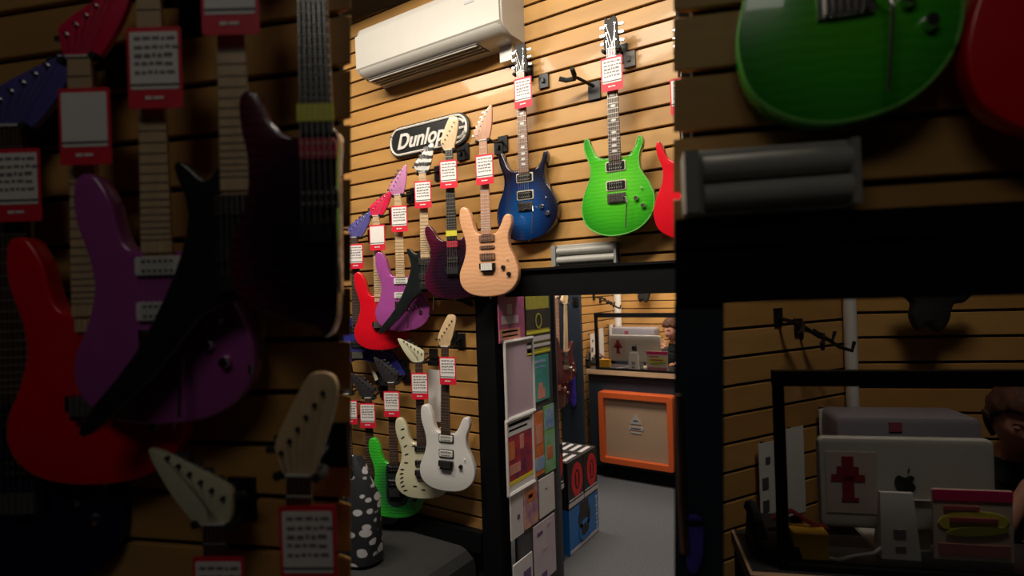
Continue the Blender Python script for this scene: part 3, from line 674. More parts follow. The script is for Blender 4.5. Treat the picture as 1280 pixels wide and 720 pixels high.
poster(640, 664, 698, 730, 'wht', 'white sheet with dark print at the bottom of the rack', [(.5, .9, .55, .95, 'inkp')])

# ------------------------------------------------------------------ stack of printed cartons
CX = -1.96
KBLK = mat('carton_black', (.02, .018, .02), .45, var=.3); KRED = mat('carton_red', (.72, .015, .02), .4, var=.1); KBLU = mat('carton_blue', (.02, .19, .60), .4, var=.15); KWHT = mat('carton_white', (.62, .58, .60), .5, var=.1)
def ringpart(parent, x, y, z, ry, rz, th, m_, name='printed_ring'):
    m = MB(); n = 18; o1 = []; o2 = []
    for k in range(n):
        t = 2*math.pi*k/n; o1.append((x, y+ry*math.cos(t), z+rz*math.sin(t))); o2.append((x, y+(ry-th)*math.cos(t), z+(rz-th)*math.sin(t)))
    m.rings([o1, [(x+.002, b_, c_) for _, b_, c_ in o1], [(x+.002, b_, c_) for _, b_, c_ in o2], o2], cap=False); return m.build(name, m_, parent)
ringpart(YP, .0085, 0, .19, .036, .045, .010, POST['yellow'], 'printed_emblem')
def carton(y0, y1, z0, z1, label, ring, side, depth_=.36):
    c = thing('carton', label, 'box', (CX-depth_/2, (y0+y1)/2, z0), 0, 'printed cartons stacked on the floor')
    W_, H_ = y1-y0, z1-z0; X = depth_/2
    MB().box((0, 0, H_/2), (depth_, W_-.004, H_-.002)).build('carton_body', KBLK if side == 'k' else KBLU, c)
    if side == 'k':
        ringpart(c, X, .02, H_*.55, W_*.36, H_*.36, .05, ring)
        MB().box((X+.001, .02, H_*.55), (.002, .03, H_*.3)).build('printed_bar', ring, c)
        MB().box((X+.001, 0, .03), (.002, W_*.98, .03)).box((X+.001, -.0, .065), (.002, W_*.9, .010)).build('printed_strip', KWHT, c)
        m = MB()
        for k in range(4): m.box((X-.05-.075*k, 0, H_+.0), (.035, W_*.7, .002))
        m.build('printed_top', KWHT, c)
    else:
        MB().box((X-.03, 0, H_/2), (.062, W_*.3, H_*.98)).build('dark_panel', KBLK, c)
        ringpart(c, X+.002, .0, H_*.62, W_*.20, H_*.28, .035, KBLK)
        ringpart(c, X+.002, .0, H_*.34, W_*.20, H_*.24, .035, KBLU)
        MB().box((X+.001, 0, .02), (.002, W_*.96, .025)).build('printed_strip', KWHT, c)
        m = MB()
        for k in range(8): m.box((X+.001, W_*.43, .05+k*.034), (.002, .018+.01*(k % 2), .022))
        m.build('printed_marks', KWHT, c)['kind'] = 'stuff'
    m = MB()      # side facing the room
    for k in range(6): m.box((-.10+.05*math.sin(k*2.3), -W_/2, H_*(.15+.13*k)), (.10+.04*math.cos(k*3), .002, .018))
    m.build('side_print', ring if side == 'k' else KWHT, c)['kind'] = 'stuff'
    return c
carton(3.66, 4.17, 0, .335, 'blue carton with white edge marks on the floor, bottom of the stack', KBLU, 'b')
carton(3.66, 3.92, .336, .69, 'black carton with red ring, nearer one on top of the blue carton', KRED, 'k')
carton(3.925, 4.17, .336, .69, 'black carton with red ring, farther one on top of the blue carton', KRED, 'k')
c = carton(3.35, 3.60, .52, .86, 'black and red carton behind the poster rack edge', KRED, 'k', .30)
MB().box((0, 0, -.26), (.28, .22, .518)).build('stand_box', KBLK, c)

# ------------------------------------------------------------------ back room
YB = 6.6; XC = -2.74
zBk = [Z0+PIT*k+.03 for k in range(-34, 4)]
wf = slat_wall('wall_far', Vector((0, YB, 0)), Vector((1, 0, 0)), Vector((0, -1, 0)), zBk, lambda a, b: [((XC, XC), (-.72, -.72), 0, 0)], gap=.012)
MB().box(((XC-.72)/2, YB+.03, 2), (-.72-XC+.1, .03, 4)).build('groove_backing', DARKGAP, wf)
wsd = slat_wall('wall_far_left', Vector((XC, 0, 0)), Vector((0, 1, 0)), Vector((1, 0, 0)), [z-.02 for z in zBk], lambda a, b: [((5.0, 5.0), (YB-.02, YB-.02), 0, 0)], gap=.012)
MB().box((XC-.03, 5.8, 2), (.03, 1.6, 4)).build('groove_backing', DARKGAP, wsd)
nv = MB().box((XC-.55, 5.62, 2), (1.02, .06, 4)).build('wall_navy', NAVY); struct(nv)
# navy door leaf edge in front of the side slats
q1 = onY(691, 450, 5.05); q2 = onY(728, 450, 5.05)
struct(MB().box(((q1.x+q2.x)/2-.1, 5.05, 1.6), (q2.x-q1.x+.2, .04, 3.2)).build('door_1', NAVY))
pole = MB().tube([(0, 0, 0), (0, 0, 3.9)], .045, 14).build('trim_7', WHITEP, smooth=True); pp = onY(772.5, 400, 6.5); pole.location = (pp.x, pp.y, .0); struct(pole)
struct(MB().box((-.69, 4.6, 2), (.05, 4.15, 4)).build('wall_inner_right', SH))

# ------------------------------------------------------------------ counter stations: the lit one beyond the doorway and the added dim copy near the camera
DR = Vector((0, 0, 0))
class Station:
    def __init__(s, near): s.near = near; s.yaw = YAWB if near else 0.0
    def P(s, x, y, Y):
        r = ray(x, y); t = Y/r.y
        if not s.near: return CAM + r*t
        X_, Y_ = mp(x, y); return CAM + ray(X_, Y_)*(5.8/3.168+(t-5.8)*.8 if Y > 5.7 else 1.705+(Y-5.4)*.45)
TZ = 1.11
S_COL = {}
ALU = mat('aluminium', (.55, .53, .48), .4, metal=.0, var=.05)
SKIN = mat('skin', (.62, .30, .21), .5, var=.08, vscale=8); HAIR = mat('brown_hair', (.10, .034, .015), .8, var=.6, vscale=60, stretch=(1, 1, .2)); SHIRT = mat('black_shirt', (.014, .018, .018), .8, var=.3)
JEANS = mat('dark_jeans', (.02, .028, .05), .9, var=.3); EYEW = mat('eye_white', (.75, .72, .7), .3); EYED = mat('eye_dark', (.03, .02, .015), .3); LIPS = mat('lips', (.48, .19, .15), .6); SHOE = mat('shoe', (.03, .03, .03), .6)
def station(st, w1, w2):
    near = st.near; yaw = st.yaw
    M3 = Matrix.Rotation(yaw, 3, 'Z')
    c0 = st.P(733.5, 470, 5.40); cR = st.P(790, 470, 5.40)
    # counter runs from c0 to the right
    Lc = 1.15 if not near else .95
    Dc = .46 if not near else .32
    ct = thing('shop_counter', 'navy counter with pale wood edge, %s' % w1, 'counter', (c0.x, c0.y, 0), yaw)
    MB().box((Lc/2, Dc/2-.02, TZ-.02), (Lc, Dc, .045)).build('worktop', WOODTOP, ct)
    MB().box((Lc/2, Dc/2-.01, TZ+.004), (Lc-.02, Dc-.03, .004)).build('top_surface', mat('worktop_dark', (.03, .03, .035), .4), ct)
    MB().box((Lc/2, .05, (TZ-.04)/2), (Lc-.01, .04, TZ-.045)).build('front_panel', NAVY, ct)
    MB().box((.02, Dc/2, (TZ-.04)/2), (.03, Dc-.08, TZ-.045)).build('end_panel', NAVY, ct)
    MB().box((Lc/2, .02, .05), (Lc-.01, .03, .10)).build('plinth', BLACK, ct)
    # guard frame
    f0 = st.P(747, 462, 5.42); fz = st.P(790, 394, 5.42).z
    fr = thing('guard_frame', 'black bar frame with clear pane standing on the counter, %s' % w1, 'screen', (f0.x, f0.y+.0, TZ), yaw)
    Hf = fz-TZ; Wf = Lc-.2
    MB().box((0, 0, Hf/2), (.028, .028, Hf)).build('post', BLACK, fr); MB().box((Wf, 0, Hf/2), (.028, .028, Hf)).build('post', BLACK, fr)
    MB().box((Wf/2, 0, Hf), (Wf+.03, .035, .045)).build('top_rail', BLACK, fr); MB().box((Wf/2, 0, .012), (Wf, .03, .024)).build('bottom_rail', BLACK, fr)
    gl = bpy.data.materials.get('clear_pane')
    if not gl:
        gl = bpy.data.materials.new('clear_pane'); gl.use_nodes = True; nt = gl.node_tree; b = nt.nodes['Principled BSDF']
        g = nt.nodes.new('ShaderNodeBsdfGlossy'); g.inputs['Roughness'].default_value = .05; tr = nt.nodes.new('ShaderNodeBsdfTransparent'); mx = nt.nodes.new('ShaderNodeMixShader'); fr_ = nt.nodes.new('ShaderNodeFresnel'); fr_.inputs[0].default_value = 1.3
        nt.links.new(fr_.outputs[0], mx.inputs[0]); nt.links.new(tr.outputs[0], mx.inputs[1]); nt.links.new(g.outputs[0], mx.inputs[2]); nt.links.new(mx.outputs[0], nt.nodes['Material Output'].inputs[0])
    MB().box((Wf/2, .004, Hf/2), (Wf-.02, .003, Hf-.03)).build('pane', gl, fr)
    # computer
    a_ = st.P(763, 440, 5.60); b_ = st.P(826, 440, 5.60); wd = Vector((b_.x-a_.x, b_.y-a_.y, 0)).dot(Vector((math.cos(yaw), math.sin(yaw), 0))); mid = (a_+b_)/2
    topz = st.P(794, 419, 5.60).z
    cp = thing('desktop_computer', 'silver all-in-one computer seen from behind on the counter, %s' % w1, 'computer', (mid.x, mid.y, TZ+.006), yaw)
    Hc = topz-TZ-.006
    MB().plate(rrect(wd, Hc-.07, .02, 4, 0, (Hc+.07)/2-.0), -.012, .018, .006, 3).build('display_back', ALU, cp, True)
    MB().rings([[(-.09, .0, 0), (.09, .0, 0), (.09, .16, 0), (-.09, .16, 0)], [(-.085, .0, .008), (.085, .0, .008), (.085, .16, .008), (-.085, .16, .008)]]).build('foot', ALU, cp)
    MB().rings([[(-.08, .02, .005), (.08, .02, .005), (.08, .03, .005), (-.08, .03, .005)], [(-.08, -.018, .17), (.08, -.018, .17), (.08, -.008, .17), (-.08, -.008, .17)]]).build('stand', ALU, cp)
    lg = smooth_loop([(0, .012), (.014, .018), (.024, .012), (.018, 0), (.026, -.014), (.014, -.030), (.0, -.026), (-.014, -.030), (-.026, -.010), (-.024, .010), (-.014, .018)], 3)
    ap = MB().plate([(x*1.15, Hc*.62+z*1.15) for x, z in lg], -.0135, -.011); ap.plate([(x*.6+.008, Hc*.62+.032+z) for x, z in [(0, -.008), (.008, .0), (.012, .012), (.002, .008)]], -.0135, -.011); ap.build('emblem', mat('dark_emblem', (.03, .03, .03), .3), cp)
    MB().box((0, .0195, (Hc+.07)/2), (wd*.94, .002, (Hc-.07)*.9)).build('screen', BLACK, cp)
    stk = mat('red_sticker', (.30, .02, .03), .5, var=.2); sx = -wd*.33
    m = MB(); m.box((sx, -.0135, Hc*.64), (.10, .002, .022)); m.box((sx, -.0135, Hc*.64), (.035, .002, .14)); m.box((sx, -.0137, Hc*.70), (.065, .002, .03)); m.box((sx+.005, -.0137, Hc*.45), (.05, .002, .012)); 
    MB().box((sx+.01, -.0125, Hc*.60), (.15, .0015, .20)).build('sticker_sheet', mat('pink_sticker_sheet', (.54, .45, .40), .5), cp); m.build('sticker', stk, cp, label='dark red cross shaped sticker')
    # grey panel behind the computer
    g_ = st.P(792, 414, 6.36)
    gp = thing('printer', 'grey flat-topped machine behind the computer, %s' % w1, 'printer', (g_.x, g_.y, TZ-.05 if False else 0), yaw)
    MB().box((0, .02, TZ/2), (.42, .2, TZ)).build('stand', NAVY, gp)
    hp = st.P(790, 409, 6.36).z-TZ
    MB().plate(rrect(.56, hp, .03, 4, 0, TZ+hp/2), -.1, .12, .01, 2).build('machine_body', mat('grey_machine', (.30, .28, .32), .5), gp, True); MB().box((-.05, -.103, TZ+hp*.85), (.05, .005, .04)).build('button_panel', mat('machine_mark', (.28, .06, .10), .5), gp)
    # card stand
    def on_top(x, Y, z_=TZ+.006): q = st.P(x, 465, Y); return Vector((q.x, q.y, z_))
    hcs = st.P(792, 442, 5.50).z-TZ
    cs = thing('card_reader_stand', 'white upright card stand in front of the computer, %s' % w1, 'stand', on_top(792.5, 5.52), yaw)
    MB().rings([[(-.055, -.02, 0), (.055, -.02, 0), (.055, .03, 0), (-.055, .03, 0)], [(-.047, 0, hcs), (.047, 0, hcs), (.047, .012, hcs), (-.047, .012, hcs)]]).build('stand_body', PLW, cs)
    MB().box((0, -.012, hcs*.38), (.035, .006, .03)).box((0, -.016, hcs*.15), (.03, .006, .02)).build('printed_code_patch', mat('grey_print', (.30, .30, .28), .5), cs)
    # promo sign
    hs = st.P(822, 439, 5.50).z-TZ
    ps = thing('promo_sign', 'pink and yellow sale sign standing on the counter, %s' % w1, 'sign', on_top(822, 5.44), yaw)
    wps = .215
    MB().box((0, 0, hs/2), (wps, .008, hs)).build('board', mat('promo_cream', (.74, .60, .50), .5), ps)
    MB().box((0, -.005, hs*.92), (wps, .003, hs*.15)).build('pink_band', mat('promo_pink', (.75, .03, .16), .5), ps)
    m = MB(); blob(m, 0, hs*.55, wps*.45, hs*.15, .06, -.0065, -.004, 14); m.build('yellow_patch', mat('promo_yellow', (.80, .72, .10), .5), ps)
    m = MB(); blob(m, .01, hs*.42, wps*.40, hs*.07, .1, -.008, -.006, 12); m.build('olive_patch', mat('promo_olive', (.42, .45, .08), .5), ps)
    MB().box((0, -.005, hs*.15), (wps*.9, .003, hs*.16)).build('lower_band', mat('promo_red', (.60, .22, .20), .5), ps)
    MB().box((-.03, -.006, hs*.74), (wps*.45, .003, .012)).box((.0, -.0085, hs*.58), (wps*.6, .003, .014)).build('print', mat('promo_print', (.55, .12, .15), .5), ps)
    MB().box((0, .04, .004), (wps*.8, .08, .006)).build('foot', PLW, ps)
    # yellow box, dark phone
    yb_ = thing('yellow_box', 'small yellow box at the left end of the counter, %s' % w1, 'box', on_top(757, 5.60), yaw)
    MB().box((0, 0, .035), (.10, .07, .07)).build('box_body', mat('yellow_card', (.85, .50, .03), .5), yb_); MB().box((0, 0, .074), (.104, .074, .012)).build('lid', mat('yellow_card_lid', (.75, .42, .03), .5), yb_)
    ph = thing('desk_phone', 'black desk phone with red cord on the counter, %s' % w1, 'telephone', on_top(743, 5.69), yaw)
    MB().rings([[(-.07, -.08, 0), (.07, -.08, 0), (.07, .08, 0), (-.07, .08, 0)], [(-.065, -.07, .03), (.065, -.07, .03), (.065, .07, .09), (-.065, .07, .09)]]).build('base', BLKM, ph)
    MB().tube([(-.05, -.07, .06), (-.05, -.05, .10), (-.05, .04, .13), (-.05, .07, .11)], [.024, .014, .014, .024], 8).build('handset', RUB, ph)
    MB().tube([(.0, 0, .10), (.06, 0, .13), (.12, .0, .09), (.17, .02, .07)], .008, 6).build('cord', mat('red_cord', (.25, .02, .02), .5), ph)
    cb = thing('white_cable', 'white cable lying on the counter below the computer, %s' % w1, 'cable', on_top(775, 5.50), yaw)
    MB().tube([(-.10, 0, .005), (-.05, -.02, .006), (0, 0, .012), (.06, .01, .02), (.09, .03, .03)], .005, 6).build('lead', PLW, cb)
    # papers on the side slats, hooks, dark bag
    def sheet(x, y, w_, h_, Y, label, marks=False, sy=0, tone=PLW):
        q = st.P(x, y, Y); s_ = thing('paper_sheet', label, 'paper', q, yaw+sy)
        MB().box((0, 0, 0), (w_, .004, h_)).build('sheet', tone, s_)
        if marks: MB().box((-.02, -.003, -.02), (w_*.3, .003, .05)).box((-.02, -.003, -.12), (w_*.3, .003, .05)).box((.0, -.003, .05), (w_*.2, .003, .03)).build('print', INK, s_)
        MB().box((0, .02, h_*.45), (.01, .04, .01)).build('clip', BLKM, s_)
    return c0, cR
def slat_sheets(fn, w1):
    pass
st_far = Station(False); st_near = Station(True)
station(st_far, 'seen through the lit doorway', '')
station(st_near, 'large and dim in the added booth at lower right', '')

# orange speaker cabinet in front of the far counter
q1 = onY(750.5, 535, 5.36); q2 = onY(843.5, 535, 5.36); zt = onY(797, 492, 5.36).z; zb = onY(797, 583, 5.36).z
cab = thing('speaker_cabinet', 'orange framed speaker cabinet with tan grille, built into the counter front', 'speaker', ((q1.x+q2.x)/2, 5.40, zb))
cw, chh = q2.x-q1.x, zt-zb
m = MB(); o1 = rrect(cw, chh, .03, 4, 0, chh/2); o2 = rrect(cw-.13, chh-.13, .012, 4, 0, chh/2)
m.rings([[(x, .03, z) for x, z in o1], [(x, -.075, z) for x, z in o1], [(x*.985, -.085, chh/2+(z-chh/2)*.985) for x, z in o1], [(x*1.02, -.085, chh/2+(z-chh/2)*1.02) for x, z in o2], [(x, -.045, z) for x, z in o2], [(x, .03, z) for x, z in o2]], cap=False)
m.build('orange_frame', ORANGE, cab, True)
MB().box((0, -.03, chh/2), (cw-.12, .03, chh-.12)).build('grille', TAN, cab)
LG = mat('logo_grey', (.40, .38, .36), .5); LD = mat('logo_dark', (.10, .08, .07), .5)
m = MB(); m.plate(rrect(.15, .035, .008, 2, .0, chh*.52), -.050, -.044); m.plate(rrect(.11, .015, .004, 2, 0, chh*.46), -.050, -.044); m.build('logo_banner', LG, cab)
MB().plate([(-.055, chh*.58), (.055, chh*.58), (.05, chh*.63), (.025, chh*.66), (.0, chh*.72), (-.025, chh*.66), (-.05, chh*.63)], -.050, -.044).build('logo_crest', LG, cab)
MB().box((0, -.051, chh*.52), (.10, .002, .012)).box((0, -.051, chh*.625), (.05, .002, .015)).build('logo_print', LD, cab)

# sheets, hooks and bag on the far slats
def fsheet(p, yaw, w_, h_, label, marks, back):
    s_ = thing('paper_sheet', label, 'paper', p, yaw)
    MB().box((0, 0, 0), (w_, .003, h_)).box((0, .002, h_*.47), (w_, .004, .012)).build('sheet', PLW, s_)
    if marks: MB().box((-.02, -.003, -.02), (w_*.35, .003, .05)).box((-.02, -.003, -.12), (w_*.35, .003, .05)).box((.0, -.003, .08), (w_*.25, .003, .03)).build('print', INK, s_)
    MB().box((0, back/2, h_*.47), (.012, back, .012)).build('peg', BLKM, s_)
def wall_items(st, w1, left_face):
    for (x, y, w_, h_, mk, lb) in ((741, 435, .11, .32, True, 'white marked sheet on the side slats'), (752, 432, .12, .40, False, 'tall blank white sheet on the side slats'), (764, 414, .10, .16, False, 'small white sheet on the side slats')):
        p, yw, bk = left_face(x, y); fsheet(p, yw, w_, h_, '%s, %s' % (lb, w1), mk, bk)
    for k, (x, y) in enumerate(((747, 374), (755, 378))):
        p, yw, bk = left_face(x, y)
        h = thing('wire_hook', ('upper' if k == 0 else 'lower')+' bent black wire hook on the side slats, %s' % w1, 'hook', p, yw)
        MB().tube([(0, bk, .02), (0, 0, .02), (.0, -.10, .0), (-.10, -.16, -.05), (-.12, -.17, -.02)], .009, 6).build('wire', BLKM, h)
        MB().tube([(0, -.05, .02), (.08, -.12, -.06), (.14, -.14, -.08), (.16, -.14, -.04)], .009, 6).build('prong', BLKM, h); MB().box((0, bk-.005, .03), (.05, .012, .08)).build('plate', BLKM, h)
def lf_far(x, y):
    r = ray(x, y); t = (XC+.05)/r.x; return CAM+r*t, math.pi/2-.0, .05
wall_items(st_far, 'lit back room', lf_far)
def bag(p, yaw, sc_, label, back):
    b = thing('hanging_bag', label, 'bag', p, yaw); b.scale = (sc_,)*3
    m = MB(); m.plate(smooth_loop([(-.20, .12), (-.05, .16), (.12, .12), (.26, .15), (.18, .04), (.11, .02), (.08, -.09), (.02, -.16), (-.05, -.11), (-.10, -.15), (-.14, -.05), (-.13, .04)], 4), -.05, .05, .03, 3); m.build('bag_body', RUB, b, True)
    MB().tube([(-.1, 0, .1), (-.08, .0, .2), (.08, 0, .2), (.1, 0, .1)], .008, 6).build('strap', RUB, b); MB().cyl((0, 0, .2), (0, back/sc_, .2), .006).build('peg', BLKM, b)
pb = onY(806, 368, 6.5); bag(pb, 0, .62, 'black bag hanging at the top of the lit back room wall', .09)

# ------------------------------------------------------------------ walls of the added near booth
CB = st_near.P(772, 400, 6.60)
dl = ray(2000, 317); dl.z = 0; dl.normalize()
# side wall runs from the post to the corner CB
cB0 = Vector((CB.x, CB.y, 0)); nl = Vector((dl.y, -dl.x, 0))
if nl.dot(F) > 0: nl = -nl
zN = zl(st_near.P(772, 370, 6.6).z, .124, -.02, 4.02)
_r = ray(868, 360); _n = Vector((_r.y, -_r.x, 0)); LW = (cB0.dot(_n))/(dl.dot(_n))
print('LW', LW, 'corner', cB0, 'end', cB0-dl*LW)
ws = slat_wall('wall_added_booth_side', cB0-dl*LW, dl, nl, [z-.03 for z in zN], lambda a, b: [((0, 0), (LW, LW), 0, 0)], gap=.014)
def vbox(p, d, n, l, t, z0, z1, off, name, m_, parent):
    q = [p-n*off, p+d*l-n*off, p+d*l-n*(off+t), p-n*(off+t)]
    return MB().rings([[v+Vector((0, 0, z0)) for v in q], [v+Vector((0, 0, z1)) for v in q]]).build(name, m_, parent)
vbox(cB0-dl*(LW+.02), dl, nl, LW+.04, .02, 0, 4, .014, 'groove_backing', DARKGAP, ws)
wb = slat_wall('wall_added_booth_back', cB0, UB, NB, zN, lambda a, b: [((0, 0), (2.2, 2.2), 0, 0)], gap=.014)
vbox(cB0-UB*.02, UB, NB, 2.24, .02, 0, 4, .014, 'groove_backing', DARKGAP, wb)
# added unseen wall from post to side wall, keeps lit room's light out
e0 = cB0-dl*LW; 
pl2 = MB().tube([(0, 0, 0), (0, 0, 3.9)], .030, 14).build('trim_8', WHITEP, smooth=True); pl2.location = (CB.x, CB.y, 0); pl2.location += (NB+nl).normalized()*.04; struct(pl2)
e1 = P0B+UB*(sB(903, 1.0))-NB*.06
dd = (e0-e1); dd.z = 0; ln_ = dd.length; dd.normalize(); n3 = Vector((dd.y, -dd.x, 0))
struct(vbox(e1, dd, n3, ln_, .02, 0, 4, 0, 'wall_light_block', NAVY, None))
# close the booth towards the lit side and at its right
def lf_near(x, y):
    X_, Y_ = mp(x, y); r = ray(X_, Y_); pl = cB0+nl*.03
    t = (pl-CAM).dot(nl)/r.dot(nl); return CAM+r*t, math.atan2(dl.y, dl.x), .03
wall_items(st_near, 'added dim booth at right', lf_near)
pbn = st_near.P(806, 368, 6.5); bag(pbn, YAWB, .68, 'dim black bag hanging above the near computer in the added booth', .05)
# things hanging inside the post of the added near opening: neck edge and violet strap
o = MB().tube([(0, 0, .27), (0, .0, .1), (.004, 0, 0)], [.006, .007, .009], 8).build('guitar_neck', ROSE); p = onB(854, 690, .012); o.location = p; o['label'] = 'thin brown guitar neck edge hanging on the added dim navy post'; o['category'] = 'guitar neck'
c = thing('violet_strap', 'short violet strap hanging low on the added dim navy post', 'strap', onB(868, 672, .012))
c.rotation_euler = (0, 0, YAWB); MB().plate(smooth_loop([(-.014, .03), (.014, .03), (.012, -.03), (.0, -.06), (-.012, -.05)], 3), -.004, .004, .001, 1).build('webbing', mat('violet_web', (.10, .06, .50), .5, var=.3), c); MB().box((0, -.006, .028), (.03, .004, .008)).build('buckle', BLKM, c)

# ------------------------------------------------------------------ guitars hanging edge-on beyond the rack
for k, (nut, bot, key, lab, bm_, yw) in enumerate((((694, 372), 512, 0, 'slim brown guitar hanging edge-on beside the navy door, nearer one', mat('dark_red_wood', (.10, .012, .014), .3, coat=.8, var=.3), 75), ((706, 380), 478, 1, 'pale-necked guitar hanging edge-on beside the navy door, farther one', mat('brown_red_wood', (.09, .016, .02), .3, coat=.8, var=.3), 75))):
    p = onY(*nut, 4.8); s_ = ((bot-nut[1])*dep(p)/FP)/.815
    guitar(lab, p, s_, math.radians(yw), STRAT, bm_, PINKMAPLE if k == 0 else MAPLE, PINKMAPLE if k == 0 else MAPLE, MAPLE, head=HEAD_POINT, pickups=('black', 'black'), bridge='trem', lean=2)
    hanger(None, p+Vector((0, .012, -.012)), Vector((p.x, 5.03, p.z)), None, 'long black hook carrying the %s edge-on guitar' % ('nearer' if k == 0 else 'farther'), 'hooks beside the navy door', 0)
p = onY(715, 455, 5.005); c = thing('violet_gig_strap', 'violet blue guitar strap hanging on the navy door', 'strap', p)
MB().plate(smooth_loop([(-.035, 0), (.035, .0), (.028, -.18), (.035, -.38), (.0, -.43), (-.03, -.36), (-.022, -.18)], 3), -.012, .012, .004, 2).build('webbing', mat('violet_strap', (.07, .04, .50), .6, var=.6, vscale=12), c, True); MB().cyl((0, 0, -.01), (0, .03, -.01), .008).build('peg', BLKM, c)

# ------------------------------------------------------------------ bag printed with pale blotches, bottom left of the lit area
BL = mat('blotched_cloth', (.013, .015, .02), .8, col2=(.55, .53, .56), kind='blobs', vscale=13, stretch=(1, 1, 1.6))
p = onY(444, 720, 2.02); zb_ = onY(449, 572, 2.02).z
c = thing('printed_bag', 'black bag printed with white blotches standing on the platform, bottom left of the lit wall', 'bag', (p.x+.02, 2.02, .566), math.radians(18))
Hb = zb_-.566
m = MB(); rs = []
for z, w_, d_ in ((0, .11, .06), (.02, .13, .085), (Hb*.35, .14, .09), (Hb*.62, .125, .085), (Hb*.8, .09, .07), (Hb*.93, .06, .05), (Hb, .03, .03)):
    rs.append([((w_+.012*math.sin(3*t+z*20))*math.copysign(abs(math.cos(t))**.7, math.cos(t)), d_*math.copysign(abs(math.sin(t))**.7, math.sin(t)), z) for t in [2*math.pi*k/20 for k in range(20)]])
m.rings(rs).build('bag_body', BL, c, True)
MB().tube([(.02, -.05, Hb*.8), (.02, -.08, Hb*.95), (.0, -.04, Hb+.02), (-.02, .0, Hb)], .010, 6).build('handle', RUB, c)
MB().tube([(.0, -.092, .05), (.0, -.10, Hb*.4), (.0, -.09, Hb*.7)], .005, 6).build('zip', BLKM, c)

# ------------------------------------------------------------------ shop assistant (seated, leaning to the screen, chin on hand)
def skin_mesh(name, nodes, edges, sub=2):
    me = bpy.data.meshes.new(name); me.from_pydata([tuple(n[0]) for n in nodes], edges, [])
    o = bpy.data.objects.new(name, me); COL.objects.link(o)
    o.modifiers.new('s', 'SKIN'); sv = me.skin_vertices[0].data
    for i, n in enumerate(nodes):
        r = n[1]; sv[i].radius = r if isinstance(r, tuple) else (r, r); sv[i].use_root = (i == 0)
    md = o.modifiers.new('u', 'SUBSURF'); md.levels = sub; md.render_levels = sub
    bpy.context.view_layer.update()
    out = bpy.data.meshes.new_from_object(o.evaluated_get(bpy.context.evaluated_depsgraph_get())); bpy.data.objects.remove(o); return out
def head_mesh():
    bm = bmesh.new(); bmesh.ops.create_uvsphere(bm, u_segments=40, v_segments=28, radius=1)
    for v in bm.verts:
        x, y, z = v.co      # face looks to -Y
        f = max(0, -y)
        w_ = .078*(1-.16*max(0, -z)-.06*max(0, z)); X = x*w_; Y = y*.098; Z = z*.118
        if z < 0: Y += .012*z*-1*0; X *= 1-.22*(-z)**2*f
        if z < -.3 and y > 0: Y *= 1-.35*(-z-.3)
        # nose, brow, sockets, cheeks, chin, lips
        n = math.exp(-(X/.013)**2)*math.exp(-((Z+.014)/.020)**2)*(1 if y < 0 else 0); Y -= n*.024
        n = math.exp(-(X/.009)**2)*math.exp(-((Z-.012)/.022)**2)*(1 if y < 0 else 0); Y -= n*.010
        for s_ in (-1, 1):
            e = math.exp(-((X-s_*.031)/.015)**2-((Z-.012)/.011)**2)*(1 if y < 0 else 0); Y += e*.010
            e = math.exp(-((X-s_*.040)/.02)**2-((Z+.02)/.02)**2)*(1 if y < 0 else 0); Y -= e*.004
        b = math.exp(-((Z-.032)/.010)**2)*f*math.exp(-(X/.05)**2); Y -= b*.005
        l = math.exp(-(X/.022)**2)*math.exp(-((Z+.052)/.009)**2)*f; Y -= l*.008
        c = math.exp(-(X/.024)**2)*math.exp(-((Z+.092)/.016)**2)*f; Y -= c*.012
        v.co = (X, Y, Z)
    for s_ in (-1, 1):    # ears
        r = bmesh.ops.create_uvsphere(bm, u_segments=12, v_segments=8, radius=1)
        for v in r['verts']:
            v.co = Vector((s_*.076+v.co.x*.010+s_*.004*v.co.z, .008+v.co.y*.018, -.005+v.co.z*.031))
    me = bpy.data.meshes.new('head'); bm.to_mesh(me); bm.free(); return me
